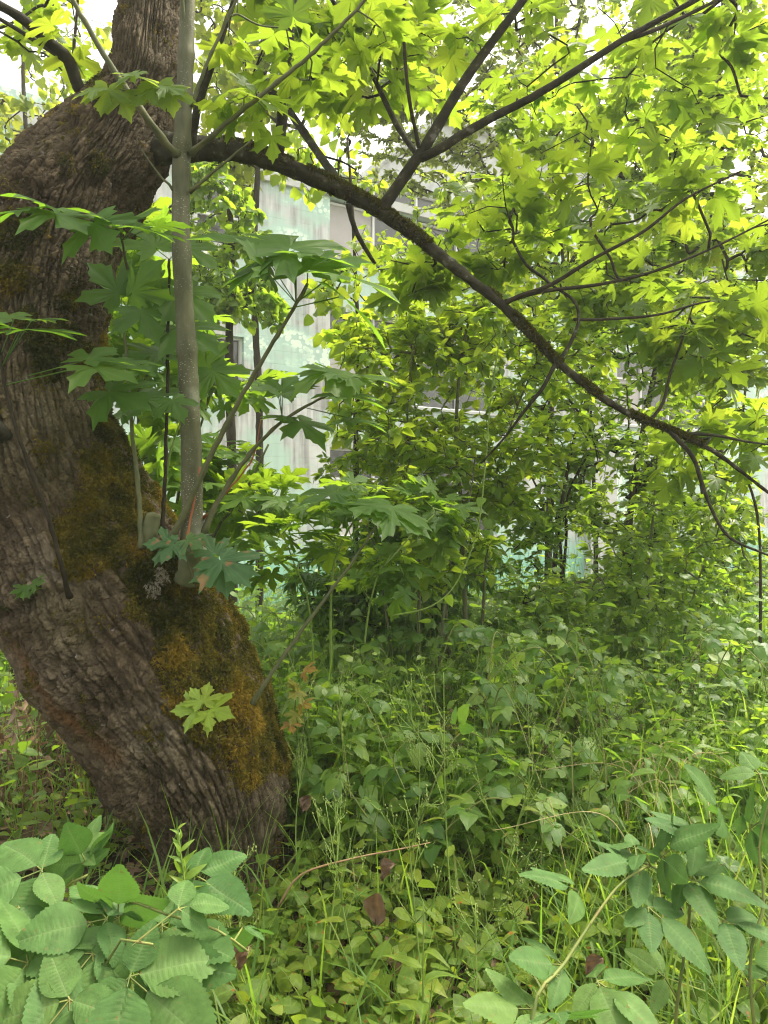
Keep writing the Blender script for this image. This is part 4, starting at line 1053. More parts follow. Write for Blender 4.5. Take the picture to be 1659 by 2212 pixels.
tree('spindle_shrub', 'loose spreading shrub of pale oval leaves hiding the lower ribbon windows', G(900, 5.2), [G(900, 5.2), P(905, 1250, 5.2), P(890, 1080, 5.2), P(880, 900, 5.3), P(890, 760, 5.3)], .016, .006,
     [blob(105, *E(850, 1000, 5.2, 170, 130, .6), seed=121, thr=-.5), blob(80, *E(800, 800, 5.3, 110, 150, .5), seed=122, thr=-.4), blob(80, *E(900, 1190, 5.0, 230, 90, .5), seed=123, thr=-.5)],
     OVATE, .075, 'ovate_light', per=11, droop=.12, jitn=.36, cat='shrub', tip=.002, rmax=.010, barkm='shoot_bark', stems=[[G(930, 5.1), P(970, 1230, 5.1), P(1010, 1100, 5.1), P(1030, 960, 5.2)], [G(870, 5.3), P(820, 1230, 5.3), P(780, 1090, 5.3), P(770, 900, 5.3)]])
tree('snowberry_shrub', 'rounded bush of small light leaves in front of the dark-stemmed tree', G(1400, 5.8), [G(1400, 5.8), P(1400, 1260, 5.8), P(1410, 1120, 5.8), P(1420, 980, 5.8)], .014, .006,
     [blob(100, *E(1400, 1130, 5.9, 210, 110, .7), seed=124, thr=-.5), blob(90, *E(1560, 1180, 5.9, 170, 110, .6), seed=125, thr=-.5), blob(90, *E(1300, 1290, 5.6, 220, 60, .5), seed=126, thr=-.5), blob(60, *E(1500, 950, 6.0, 170, 110, .6), seed=127, thr=-.4)],
     OVATE, .066, 'ovate_dark', per=12, droop=.1, jitn=.36, cat='shrub', tip=.002, rmax=.010, barkm='shoot_bark', tintbias=.15, stems=[[G(1440, 5.7), P(1500, 1280, 5.7), P(1550, 1150, 5.8), P(1580, 1020, 5.8)], [G(1360, 5.8), P(1320, 1300, 5.8), P(1280, 1230, 5.7)]])
tree('elder_shrub', 'dark dense mound of elder in the middle below the windows', G(830, 6.4), [G(830, 6.4), P(835, 1250, 6.4), P(850, 1120, 6.4), P(870, 1000, 6.4)], .03, .012,
     [blob(200, *E(850, 1130, 6.4, 190, 90, .7), seed=85, thr=-.35), blob(110, *E(790, 1290, 5.9, 190, 75, .5), seed=132, thr=-.4), blob(110, *E(900, 1350, 5.9, 230, 60, .5), seed=89, thr=-.3), blob(120, *E(930, 1230, 6.2, 170, 70, .6), seed=86, thr=-.35), blob(50, *E(840, 1000, 6.4, 100, 60, .5), seed=87), blob(50, *E(720, 1230, 6.3, 110, 70, .5), seed=88)],
     LANCE, .095, 'dark_elder', per=14, droop=.15, jitn=.45, petiole=.15, tip=.0025, cat='shrub', rmax=.012,
     stems=[[G(870, 6.3), P(930, 1250, 6.3), P(980, 1150, 6.3)], [G(800, 6.3), P(760, 1250, 6.3), P(730, 1160, 6.3)]])
tree('holly_shrub', 'dark dense shrub against the teal wall base beyond the end of the limb', G(1530, 8.6), [G(1530, 8.6), P(1530, 1200, 8.6), P(1520, 1080, 8.6), P(1500, 980, 8.6)], .04, .015,
     [blob(200, *E(1500, 1090, 8.6, 120, 110, .7), seed=91), blob(120, *E(1580, 1260, 8.0, 140, 80, .6), seed=92), blob(150, *E(1440, 1190, 8.4, 120, 80, .6), seed=93)],
     OVATE, .08, 'ovate_dark', per=10, droop=.1, jitn=.36, cat='shrub', tip=.003, rmax=.02)
tree('understorey_maple_tree', 'slender maple with layered fans of leaves beneath the small-leaved tree', G(1640, 5.4), [G(1640, 5.4), P(1640, 1150, 5.4), P(1600, 980, 5.4), P(1610, 780, 5.4), P(1560, 560, 5.4)], .012, .006,
     [blob(60, *E(1500, 530, 5.6, 240, 140, .7), seed=94), blob(50, *E(1540, 800, 5.3, 180, 120, .5), seed=95), blob(70, *E(1230, 300, 5.8, 260, 150, .7), seed=101), blob(65, *E(1500, 220, 5.8, 200, 130, .6), seed=102), blob(24, *E(1700, 700, 5.3, 160, 220, .5), seed=96), blob(26, *E(1350, 640, 5.4, 160, 90, .5), seed=97)],
     MAPLE, .090, 'maple_canopy', per=7, droop=.25, jitn=.4, petiole=.5, tip=.0025, rmax=.012)
tree('hawthorn_tree', 'thin-stemmed tree with small dim leaves before the windows of the upper storey', G(1290, 9.2), [G(1290, 9.2), P(1285, 1100, 9.2), P(1270, 900, 9.2), P(1230, 700, 9.2), P(1210, 500, 9.2), P(1190, 350, 9.3)], .03, .014,
     [blob(90, *E(1080, 640, 9.1, 160, 110, .7), seed=133, thr=-.4), blob(200, *E(1240, 620, 9.2, 210, 150, .9), seed=98), blob(170, *E(1000, 500, 9.3, 180, 150, .8), seed=99), blob(120, *E(1440, 420, 9.3, 200, 120, .8), seed=100)],
     OVATE, .08, 'ovate_light', per=11, droop=.2, jitn=.42, tip=.003, tintbias=-.1)

# ================================================================== THE PAINTED CONCRETE BUILDING
dS = np.array([1.676, 1.0, 0]) / math.hypot(1.676, 1.0); nS = np.array([dS[1], -dS[0], 0])
O0 = np.array([-.146 * 18, 18.0, 0.0])
GZB = -.85
def W(u, v):
    """where the ray through (u, v) meets the facade: metres along it and height"""
    tx = (u - 829.5) / F
    k = (tx * O0[1] - O0[0]) / (dS[0] - tx * dS[1])
    Y = O0[1] + k * dS[1]
    return k, CAMZ + (1106 - v) / F * Y
def fr(off=0.0):
    return lambda q: O0 + q[:, 0:1] * dS + (q[:, 1:2] + off) * nS + np.array([0, 0, 1.]) * q[:, 2:3]
bld = empty('concrete_building', O0 + np.array([0, 0, GZB]), 'grey concrete building with a pale green painted mural and ribbon windows', 'building')
wins = []
def wrect(u0, u1, v0, v1):
    s0, z1 = W(u0, v0); s1, _ = W(u1, v0); _, z0 = W(u0, v1); return [s0, s1, z0, z1]
wins.append(wrect(425, 527, 716, 850))
wins.append([*wrect(425, 527, 716, 850)[:2], wins[0][2] + 3.4, wins[0][3] + 3.4])
wins.append([*wrect(425, 527, 716, 850)[:2], wins[0][2] - 3.35, wins[0][3] - 3.35])
z_top = W(713, 668)[1]; z_bot = W(713, 864)[1]
s0 = W(713, 700)[0]; s1 = W(1075, 700)[0]
for dz in (3.4, 0, -3.35):
    wins.append([s0, s1, z_bot + dz, z_top + dz])
s2 = W(1330, 700)[0]; s3 = W(1560, 700)[0]
for dz in (3.4, 0): wins.append([s2, s3, z_bot + dz, z_top + dz])
SL, SR = W(330, 700)[0] - 3, W(1700, 700)[0] + 6
HT = W(585, 395)[1]
def wall(mb, SL, SR, Z0, Z1, wins, off, depth, mbuv=True):
    ss = sorted({SL, SR, *[w[0] for w in wins], *[w[1] for w in wins]}); zz = sorted({Z0, Z1, *[w[2] for w in wins], *[w[3] for w in wins]})
    f = fr(off)
    for a, b in zip(ss[:-1], ss[1:]):
        for c, d in zip(zz[:-1], zz[1:]):
            ms, mz = .5 * (a + b), .5 * (c + d)
            if any(w[0] < ms < w[1] and w[2] < mz < w[3] for w in wins): continue
            q = np.array([[a, 0, c], [b, 0, c], [b, 0, d], [a, 0, d]]); mb.add(f(q), quads=[[0, 1, 2, 3]], uv=q[:, [0, 2]])
    for w in wins:
        a, b, c, d = w; rv = .28
        for q in ([[a, 0, c], [a, 0, d], [a, -rv, d], [a, -rv, c]], [[b, 0, c], [b, -rv, c], [b, -rv, d], [b, 0, d]], [[a, 0, c], [a, -rv, c], [b, -rv, c], [b, 0, c]], [[a, 0, d], [b, 0, d], [b, -rv, d], [a, -rv, d]]):
            q = np.array(q, float); mb.add(f(q), quads=[[0, 1, 2, 3]], uv=q[:, [0, 2]] + .05 * q[:, [1, 1]])
        q = np.array([[a, -rv - .02, c], [b, -rv - .02, c], [b, -rv - .02, d], [a, -rv - .02, d]]); mb.add(f(q), quads=[[0, 1, 2, 3]], uv=q[:, [0, 2]])
    for q in ([[SL, 0, Z0], [SL, 0, Z1], [SL, -depth, Z1], [SL, -depth, Z0]], [[SR, 0, Z0], [SR, -depth, Z0], [SR, -depth, Z1], [SR, 0, Z1]], [[SL, 0, Z1], [SR, 0, Z1], [SR, -depth, Z1], [SL, -depth, Z1]], [[SR, -depth, Z0], [SL, -depth, Z0], [SL, -depth, Z1], [SR, -depth, Z1]]):
        q = np.array(q, float); mb.add(f(q), quads=[[0, 1, 2, 3]], uv=np.column_stack([q[:, 0] + q[:, 1], q[:, 2]]))
mb = MB(); wall(mb, SL, SR, -1.3, HT, wins, 0, 9.0); mb.build('wall', M['mural'], bld, smooth=False)
def window(w, panes, off, sillrow=.34, blind=False):
    a, b, c, d = w
    g = MB(); q = np.array([[a + .03, -.22, c + .03], [b - .03, -.22, c + .03], [b - .03, -.22, d - .03], [a + .03, -.22, d - .03]]); g.add(fr(off)(q), quads=[[0, 1, 2, 3]])
    wo = g.build('window', M['glass'], bld, smooth=False)
    f = MB(); k = .055
    box(f, (a, -.25, c), (a + k, -.13, d), fr(off)); box(f, (b - k, -.25, c), (b, -.13, d), fr(off))
    box(f, (a + k, -.25, c), (b - k, -.13, c + k), fr(off)); box(f, (a + k, -.25, d - k), (b - k, -.13, d), fr(off))
    zr = c + (d - c) * (1 - sillrow)
    for i in range(1, panes): x = a + (b - a) * i / panes; box(f, (x - k / 2, -.25, c + k), (x + k / 2, -.135, d - k), fr(off))
    for i in range(panes):
        x0 = a + (b - a) * i / panes + k; x1 = a + (b - a) * (i + 1) / panes - k
        box(f, (x0 - .02, -.245, zr - k / 2), (x1 + .02, -.14, zr + k / 2), fr(off))
    f.build('frame', M['frame'], wo, smooth=False)
    if blind:
        for i in ((0,) if panes > 2 else ()):
            p = MB(); x0 = a + (b - a) * i / panes + k; x1 = a + (b - a) * (i + 1) / panes - k
            box(p, (x0, -.21, c + k), (x1, -.18, zr - k / 2), fr(off)); p.build('panel', M['panel'], wo, smooth=False)
    s = MB(); box(s, (a - .05, -.12, c - .07), (b + .05, .06, c - .003), fr(off)); s.build('sill', M['conc'], wo, smooth=False)
for i, w in enumerate(wins): window(w, 1 if i < 3 else 4, 0.0, blind=i >= 3, sillrow=.5 if i < 3 else .34)
# parapet coping and the taller block behind
mb = MB(); box(mb, (SL - .1, -9.1, HT + .002), (SR + .1, .10, HT + .22), fr(0)); mb.build('coping', M['conc'], bld, smooth=False)
sa, sb = W(1010, 400)[0], SR + 4
tw = [[W(1060, 360)[0], W(1150, 360)[0], HT + .9, HT + 2.2], [W(1210, 360)[0], W(1320, 360)[0], HT + .9, HT + 2.2]]
mb = MB(); wall(mb, sa, sb, HT + .226, HT + 3.4, tw, -1.2, 7.0); mb.build('upper_storey', M['conc'], bld, smooth=False)
for w in tw: window(w, 2, -1.2)
mb = MB(); box(mb, (sa - .15, -8.4, HT + 3.402), (sb + .15, -1.0, HT + 3.6), fr(0)); mb.build('roof', M['conc'], bld, smooth=False)
# bare concrete piers standing out of the painted wall
for (u0, u1) in ((1262, 1318), (585, 640)):
    a = W(u0, 1200)[0]; b = W(u1, 1200)[0]
    mb = MB(); box(mb, (a, .003, -1.3), (b, .28, HT - .3), fr(0)); mb.build('pier', M['conc'], bld, smooth=False) if u0 > 1000 else None

# ================================================================== GROUND
xs = np.unique(np.r_[-60, -45, -30, -16, np.arange(-8, 8.01, .12), 16, 30, 45, 60]); ys = np.unique(np.r_[-24, -16, -8, -3, np.arange(-1, 13, .12), 15, 18, 22, 30, 45, 70])
X, Yg = np.meshgrid(xs, ys); Z = gz(X, Yg) + np.where((abs(X) < 9) & (Yg > -1.5) & (Yg < 14), .012 * vnoise(np.column_stack([X.ravel() * 7, Yg.ravel() * 7, X.ravel() * 0]), 3).reshape(X.shape), 0)
nx_, ny_ = len(xs), len(ys)
mb = MB(); a = (np.arange(ny_ - 1)[:, None] * nx_ + np.arange(nx_ - 1)[None, :])
mb.add(np.column_stack([X.ravel(), Yg.ravel(), Z.ravel()]), quads=np.stack([a, a + 1, a + nx_ + 1, a + nx_], -1).reshape(-1, 4))
tag(mb.build('ground', M['ground'], kind='structure'), 'dark forest soil under the weeds')

def inview(n, y0, y1, pw=1.0, margin=.12, umin=-40, umax=1700):
    Y = y0 + (y1 - y0) * rng.uniform(0, 1, n) ** pw
    a = (umin - 829.5) / F - margin; b = (umax - 829.5) / F + margin
    X = (a + (b - a) * rng.uniform(0, 1, n)) * Y
    return X, Y
def clear_trunk(X, Y, r=.40):
    shade = (X < -.28 * Y) & (Y > 2.6) & (Y < 7.5)      # the bare brown hollow behind the trunk
    return (np.hypot(X - root[0], Y - TY) > r) & ~(shade & (rng.uniform(0, 1, np.shape(X)) < .86))

# round-leaved ground cover, low weeds and litter: what nobody could count
def cover(name, n, y0, y1, kinds, size, hmin, hmax, mat, label, cat, leaves=6, pw=1.0, dens=None, spread=.08, sticks=True, upn=1., jitn=.5, tb=0., umin=-40, umax=1700):
    X, Y = inview(n, y0, y1, pw, umin=umin, umax=umax)
    ok = clear_trunk(X, Y) 
    if dens is not None: ok &= rng.uniform(0, 1, n) < dens(X, Y)
    X, Y = X[ok], Y[ok]; n = len(X); Z = gz(X, Y)
    H = rng.uniform(hmin, hmax, n) * (.7 + .6 * (.5 + .5 * vnoise(np.column_stack([X * 1.7, Y * 1.7, X * 0]), 9)))
    H = H * (1 + np.clip((Y - 4.5) / 3, 0, 1) * np.clip(.25 + 1.1 * vnoise(np.column_stack([X * .75 + 3, Y * .6, X * 0]), 19), -.35, 1.1))
    B = np.column_stack([X, Y, Z]); lean = rng.normal(0, .22, (n, 3)); lean[:, 2] = 1; lean = nrm(lean)
    L = Leaves()
    if sticks: L.addmany(STICK, B, lean, nrm(rng.normal(0, 1, (n, 3))), H, .6, w=.0017)
    base = rng.beta(2, 2, n)
    for q in range(leaves):
        f = (q + 1) / leaves
        if q < leaves - 1: f = f * rng.uniform(.85, 1.1, n)
        p = B + lean * (H * f)[:, None]
        a = q * 2.4 + rng.uniform(0, 6.28, n) * .3 + base * 6.28
        d = nrm(np.column_stack([np.cos(a), np.sin(a), rng.normal(.05, .35, n)]))
        p = p + d * (spread * rng.uniform(.1, .6, n))[:, None]
        L.addmany(kinds, p, d, nrm(np.array([0, 0, upn]) + rng.normal(0, jitn, (n, 3))), size * rng.uniform(.6, 1.35, n), np.clip(base * .6 + .4 * rng.uniform(0, 1, n) + tb, 0, 1))
    o = L.build(name, mat, None, kind='stuff', org=(0, 2.5, 0)); tag(o, label, cat)
    return o
cover('low_weeds', 3000, 1.5, 4.6, ROUND, .050, .04, .22, M['cover'], 'low carpet of small round-leaved weeds over the soil', 'ground cover', leaves=5, pw=1.0, spread=.07)
cover('undergrowth', 3000, 3.2, 9.0, BROAD, .095, .15, .60, M['weed'], 'thick tangle of knee-high leafy weeds', 'undergrowth', leaves=8, pw=1.0, spread=.07, jitn=.4)
cover('small_weeds', 4200, 3.4, 10.0, OVATE, .040, .2, .75, M['weed'], 'fine small-leaved weeds threading through the thicket', 'weeds', leaves=9, spread=.06, jitn=.4, tb=.15)
cover('thicket_leaves', 3800, 4.6, 17.5, BRAM_LOW, .095, .30, .95, M['bramble_mid'], 'low leafy thicket in front of the building', 'undergrowth', leaves=7, spread=.12, jitn=.3)
# grass
def grass():
    X, Y = inview(6500, 1.6, 9.0, .85)
    dn = .35 + .65 * (vnoise(np.column_stack([X * .9, Y * .9, X * 0]), 17) > -.1)
    ok = clear_trunk(X, Y) & (rng.uniform(0, 1, len(X)) < dn); X, Y = X[ok], Y[ok]
    L = Leaves()
    for q in range(3):
        n = len(X); p = np.column_stack([X + rng.normal(0, .03, n), Y + rng.normal(0, .03, n), gz(X, Y)])
        a = rng.uniform(0, 6.28, n); tilt = rng.uniform(.1, .55, n)
        d = nrm(np.column_stack([np.cos(a) * tilt, np.sin(a) * tilt, np.ones(n)]))
        nn = nrm(np.column_stack([-np.cos(a), -np.sin(a), tilt]))
        sz = rng.uniform(.2, .62, n) * (1 + .45 * (Y > 3.6))
        L.addmany(BLADE, p, d, nn, sz, rng.beta(2, 2.5, n), w=sz * rng.uniform(.5, 1.1, n))
    tag(L.build('grass', M['grass'], None, kind='stuff', org=(0, 2.5, 0)), 'long loose grass blades among the weeds', 'grass')
grass()
def litter():
    L = Leaves(); X, Y = inview(1500, 1.5, 5.5); n = len(X)
    L.addmany(MAPLE_LOW, np.column_stack([X, Y, gz(X, Y) + .015]), nrm(np.column_stack([rng.normal(0, 1, n), rng.normal(0, 1, n), rng.normal(0, .25, n)])), nrm(np.array([0, 0, 1]) + rng.normal(0, .4, (n, 3))), rng.uniform(.04, .11, n), rng.uniform(0, 1, n))
    tag(L.build('leaf_litter', M['dry'], None, kind='stuff', org=(0, 2.5, 0)), 'scattered dead brown leaves on the soil', 'leaf litter')
litter()

# ================================================================== BRAMBLES
def bleaf(L, S, p, d, n, size, tint, k=5, kind=BRAM):
    """one compound leaf: 3 or 5 toothed leaflets from the end of its stalk"""
    d = nrm(d); n = nrm(n - d * (np.asarray(n) @ d)); s = np.cross(d, n)
    for a, f, st in ([(0, 1.0, .26), (.95, .85, .1), (-.95, .85, .1), (1.9, .62, .04), (-1.9, .62, .04)][:k]):
        a = a + rng.normal(0, .12); dd = nrm(math.cos(a) * d + math.sin(a) * s + np.array([0, 0, -.14]) + rng.normal(0, .07, 3))
        q = p + dd * size * st
        S.add(STICK, p, dd, n, size * st, .5, w=.0016)
        L.add(kind, q, dd, nrm(n + rng.normal(0, .16, 3)), size * f * rng.uniform(.9, 1.1), np.clip(tint + rng.normal(0, .12), 0, 1))
def bramble(label, base, canes, nleaf, size, lm, group=None, k=5, kind=BRAM, extra=None, berries=0, name='bramble_bush', cr=.0045, span=(.25, 1.0), nup=(0, -.25, 1)):
    t = empty(name, base, label, 'bramble', group)
    L = Leaves(); S = Leaves(); mbc = MB(); th_ = Leaves(); Bq = []
    for pts in canes:
        c = catmull([np.asarray(q, float) for q in pts], .03)
        tube(mbc, c, np.linspace(cr, cr * .45, len(c)), 7, bump=.05)
        for q in range(len(c) * 2):
            x = c[rng.integers(0, len(c))]; S.add(STICK, x, nrm(rng.normal(0, 1, 3)), (0, 0, 1), .009, .5, w=.0009)
        T = nrm(np.gradient(c, axis=0))
        for f, sgn in zip(np.linspace(*span, nleaf), [1, -1] * nleaf):
            kx = min(len(c) - 1, int(f * (len(c) - 1))); tan = T[kx]
            sd = nrm(np.cross(tan, [0, 0, 1]) + 1e-6)
            d = nrm(tan * .5 + sd * sgn * rng.uniform(.5, 1) + np.array([0, 0, .35]) + rng.normal(0, .2, 3))
            pl = size * rng.uniform(.45, .8); p = c[kx] + d * pl
            S.add(STICK, c[kx], d, (0, 0, 1), pl, .5, w=.0018)
            bleaf(L, S, p, nrm(d + np.array([0, 0, -.35])), nrm(np.array(nup) + rng.normal(0, .3, 3)), size * rng.uniform(.75, 1.15) * (1.1 - .4 * f), rng.uniform(.1, .9), k if rng.uniform() < .6 else 3, kind)
        if berries: Bq.append(c[-1])
    if extra: extra(L, S)
    S.flush(mbc).build('cane', M['cane'], t)
    L.build('foliage', M[lm], t)
    if berries:
        L2 = Leaves(); S2 = Leaves()
        for e in Bq:
            for q in range(berries):
                p = e + rng.normal(0, 1, 3) * np.array([.07, .05, .06]); d = p - e; l = np.linalg.norm(d) + 1e-6
                S2.add(STICK, e, d / l, (0, 0, 1.), l, .5, w=.0011)
                for w_ in range(7): L2.add(BUD, p + rng.normal(0, .0045, 3), nrm(rng.normal(0, 1, 3)), nrm(rng.normal(0, 1, 3)), .010, .5, w=.012)
        S2.flush(L2.flush(MB())).build('berry_sprays', M['berry'], t)
    return t

def leftextra(L, S):
    for b, dr, s, tt in [((185, 1862, 1.40), (-20, -70), .085, .35), ((90, 1880, 1.32), (-90, 20), .12, .5), ((255, 1975, 1.28), (10, -80), .095, .4), ((230, 1985, 1.26), (-90, 10), .11, .3),
                         ((350, 2000, 1.30), (80, 20), .12, .35), ((420, 1890, 1.38), (60, 10), .105, .2), ((60, 2080, 1.2), (-60, -20), .12, .6), ((150, 2160, 1.15), (-60, 60), .14, .6),
                         ((280, 2110, 1.18), (60, 50), .14, .5), ((330, 2080, 1.24), (70, -10), .10, .4), ((40, 1960, 1.28), (-60, 20), .12, .55), ((200, 2060, 1.22), (-40, 40), .12, .5)]:
        p = P(*b); q = P(b[0] + dr[0], b[1] + dr[1], b[2] - .03)
        bleaf(L, S, p, q - p, np.array([rng.normal(0, .14), -.62, .75]), s, tt, 5)
bramble('large glossy bramble with broad toothed leaves at the foot of the leaning trunk', [-.72, 1.35, float(gz(-.72, 1.35))],
        [[(-.72, 1.35, 0), (-.66, 1.33, .45), P(110, 2010, 1.30), P(250, 1945, 1.28), P(360, 1975, 1.27), P(470, 2010, 1.26), P(535, 2055, 1.27)],
         [(-.75, 1.40, 0), (-.74, 1.4, .4), P(60, 2040, 1.36), P(120, 1930, 1.38), P(190, 1890, 1.40)], [(-.55, 1.30, 0), (-.52, 1.3, .35), P(230, 2080, 1.22), P(330, 2040, 1.2)]],
        2, .105, 'bramble', extra=leftextra, span=(.5, .98), nup=(0, -.5, .85))
t = empty('bramble_tip_shoot', P(405, 1960, 1.36), 'pale crinkled new shoot tip standing up from the glossy bramble', 'shoot')
mb = MB(); c = catmull(path([(405, 1960, 1.36), (398, 1900, 1.37), (390, 1840, 1.38), (384, 1790, 1.39)]), .01); tube(mb, c, np.linspace(.0022, .001, len(c)), 6); mb.build('stem', M['green_stem'], t)
L = Leaves()
for k in range(22):
    f = k / 21; a = k * 2.4
    L.add(LANCE, c[int(f * (len(c) - 1))], nrm(np.array([math.cos(a), math.sin(a) * .5, .55 + .5 * f])), nrm(np.array([-math.sin(a), -.6, .5]) + rng.normal(0, .3, 3)), .042 * (1.1 - .6 * f) * rng.uniform(.7, 1.2), rng.uniform(.4, 1))
L.build('foliage', M['weed'], t)
def rightextra(L, S):
    for b, dr, s, tt in [((1385, 1870, 1.55), (-90, -30), .105, .3), ((1430, 1850, 1.57), (60, -60), .11, .4), ((1250, 1925, 1.5), (-60, -30), .10, .4), ((1400, 1960, 1.5), (70, 40), .11, .3),
                         ((1215, 2085, 1.4), (-60, -30), .10, .5), ((1290, 2120, 1.38), (60, 20), .12, .6), ((1150, 2180, 1.32), (-60, 10), .11, .8), ((1560, 1760, 1.62), (-40, -80), .11, .4), ((1620, 1790, 1.6), (40, -70), .11, .3),
                         ((1560, 1990, 1.5), (70, 20), .10, .3), ((1480, 1900, 1.56), (80, 0), .11, .35), ((1500, 1800, 1.6), (-60, -20), .10, .35)]:
        p = P(*b); q = P(b[0] + dr[0], b[1] + dr[1], b[2] - .03)
        bleaf(L, S, p, q - p, np.array([rng.normal(0, .2), -.35, .9]), s, tt, 5 if s > .105 else 3, BRAM_SLIM)
bramble('arching bramble with long pale green canes and slim oval leaflets close to the camera', [.30, 1.25, float(gz(.30, 1.25))],
        [[(.22, 1.22, 0), (.24, 1.24, .35), P(1150, 2200, 1.3), P(1220, 2080, 1.38), P(1330, 1920, 1.48), P(1400, 1870, 1.52)], [(.72, 1.45, 0), (.72, 1.45, .3), P(1620, 2100, 1.48), P(1650, 1950, 1.52), P(1640, 1830, 1.55), P(1670, 1700, 1.58)],
         [(.62, 1.62, 0), (.6, 1.6, .4), P(1490, 1950, 1.56), P(1440, 1890, 1.57), P(1370, 1855, 1.58)]], 2, .095, 'bramble', kind=BRAM_SLIM, extra=rightextra, span=(.6, .98), cr=.005)
# the bramble thicket of the middle ground: each clump a plant of its own
spots = [(700, 3.9, 'spilling over the mossy side of the trunk base'), (900, 4.4, 'with grey-green leaves beside the fallen brown cane'), (1030, 3.7, 'spreading flat broad leaves among the wiry weeds'), (1180, 4.6, 'with one brown berry cluster before the many-stemmed shrub'), (1330, 3.9, 'with a pair of wide horizontal leaves'), (1480, 4.4, 'behind the long pale arching canes'),
         (1600, 5.0, 'with berries above the dry straw-coloured grass'), (640, 5.4, 'behind the trunk by the concrete wall'), (820, 5.6, 'below the dark elder mound'), (980, 5.9, 'below the hanging vine'), (1120, 5.4, 'before the green wall base'), (1270, 5.8, 'before the grey pier'), (1420, 5.6, 'under the dark-stemmed tree'), (1560, 6.4, 'by the teal wall base'),
         (1240, 3.2, 'low in the weeds beneath the dry arching grass'), (870, 3.1, 'with dark blue-green leaves nearest the large curled dead leaf'), (1060, 4.9, 'half hidden in long green grass'), (1700, 4.2, 'farthest out beyond the dry grass')]
for i, (u, Y, lab) in enumerate(spots):
    b = G(u, Y, 0); cs = []
    for q in range(5 if Y > 3.5 else 3):
        a = rng.uniform(0, 6.28); l = rng.uniform(.5, .95); h = rng.uniform(.42, .78) * (.75 if Y < 3.5 else 1.12)
        e = b + np.array([math.cos(a) * l, math.sin(a) * l * .8 - .1, h * .55]); m = b + np.array([math.cos(a) * l * .5, math.sin(a) * l * .4, h])
        cs.append([b, b + (m - b) * .5 + np.array([0, 0, h * .2]), m, e])
    bramble('bramble clump ' + lab, b, cs, 10, .10, 'bramble_mid', 'brambles of the thicket', kind=BRAM_LOW, berries=26 if i in (3, 4, 11, 6, 16) else 0, span=(.2, 1.0))

# ================================================================== SEEDING WEEDS (tall, wiry, with little buds)
def wiry(base, H, lean, seed, label):
    g = np.random.default_rng(seed)
    t = empty('nipplewort_plant', base, label, 'weed', 'wiry budding weeds in the foreground')
    mb = MB(); L = Leaves(); Bd = Leaves()
    top = base + np.array([lean[0], lean[1], H]); c = catmull([base, base + (top - base) * .5 + g.normal(0, .02, 3), top], .04)
    tube(mb, c, np.linspace(.0032, .0013, len(c)), 5)
    def side(p, d, l, lev):
        e = p + d * l; m = .5 * (p + e) + np.array([0, 0, -.04 * l]); cc = catmull([p, m, e], .03)
        tube(mb, cc, np.linspace(.0016, .0008, len(cc)), 4)
        if lev < 2:
            for k in range(2): 
                q = cc[int(len(cc) * g.uniform(.35, .95))]; side(q, nrm(d + g.normal(0, .5, 3) + np.array([0, 0, .35])), l * g.uniform(.35, .6), lev + 1)
        Bd.add(BUD, e, nrm(d + np.array([0, 0, .8])), (1, 0, .1), g.uniform(.007, .0105), g.uniform(0, 1))
        if g.uniform() < .25: Bd.add(BUD, e + g.normal(0, .006, 3), nrm(d + np.array([0, 0, .6])), (1, 0, .1), g.uniform(.006, .011), g.uniform(0, 1))
    for k in range(6):
        f = g.uniform(.45, 1.0); p = c[int(f * (len(c) - 1))]; a = g.uniform(0, 6.28)
        side(p, nrm(np.array([math.cos(a) * .7, math.sin(a) * .7, 1.0])), H * g.uniform(.15, .32) * (1.25 - f * .6), 0)
    for k in range(7):
        f = .08 + .11 * k; p = c[int(f * (len(c) - 1))]; a = k * 2.4 + g.uniform(0, .6); d = nrm(np.array([math.cos(a), math.sin(a), .35]))
        L.add(BROAD if f < .35 else LANCE, p, d, nrm(np.array([0, 0, 1]) + g.normal(0, .25, 3)), g.uniform(.08, .13) * (1.2 - f), g.uniform(.4, 1))
    mb.build('stem', M['green_stem'], t); L.build('foliage', M['cover'], t); Bd.build('bud_sprays', M['seed'], t)
WIRY = [(800, 2.25, .62, 'beside the large curled brown dead leaf'), (690, 2.4, .55, 'growing through the fallen brown cane'), (930, 2.2, .7, 'with long narrow leaves below its buds, near the pale upright weed'), (990, 2.5, .95, 'tallest of its kind, in front of the broad-leaved clump'),
        (1060, 2.7, .8, 'leaning towards the bramble with slim leaflets'), (860, 2.8, .75, 'standing behind the narrow dead leaf'), (590, 2.15, .5, 'between the glossy bramble and the trunk foot'), (760, 3.2, .8, 'in the taller weeds behind the brown cane'), (1120, 3.1, .85, 'before the bramble clump in long grass'),
        (650, 2.9, .6, 'beside the rust-orange dead leaf'), (1020, 2.0, .45, 'short and bushy, beside the lowest slim leaflets'), (525, 2.3, .42, 'small, at the reddish tip of the bramble cane'), (1240, 2.9, .7, 'beneath the dry arching grass'), (1330, 3.2, .75, 'among the dry straw-coloured grass'), (1180, 2.4, .5, 'half hidden behind the arching pale canes')]
for k, (u, Y, H, lab) in enumerate(WIRY): wiry(G(u, Y, 0), H * rng.uniform(.95, 1.05), rng.normal(0, .10, 2), 300 + k, 'wiry budding weed ' + lab)

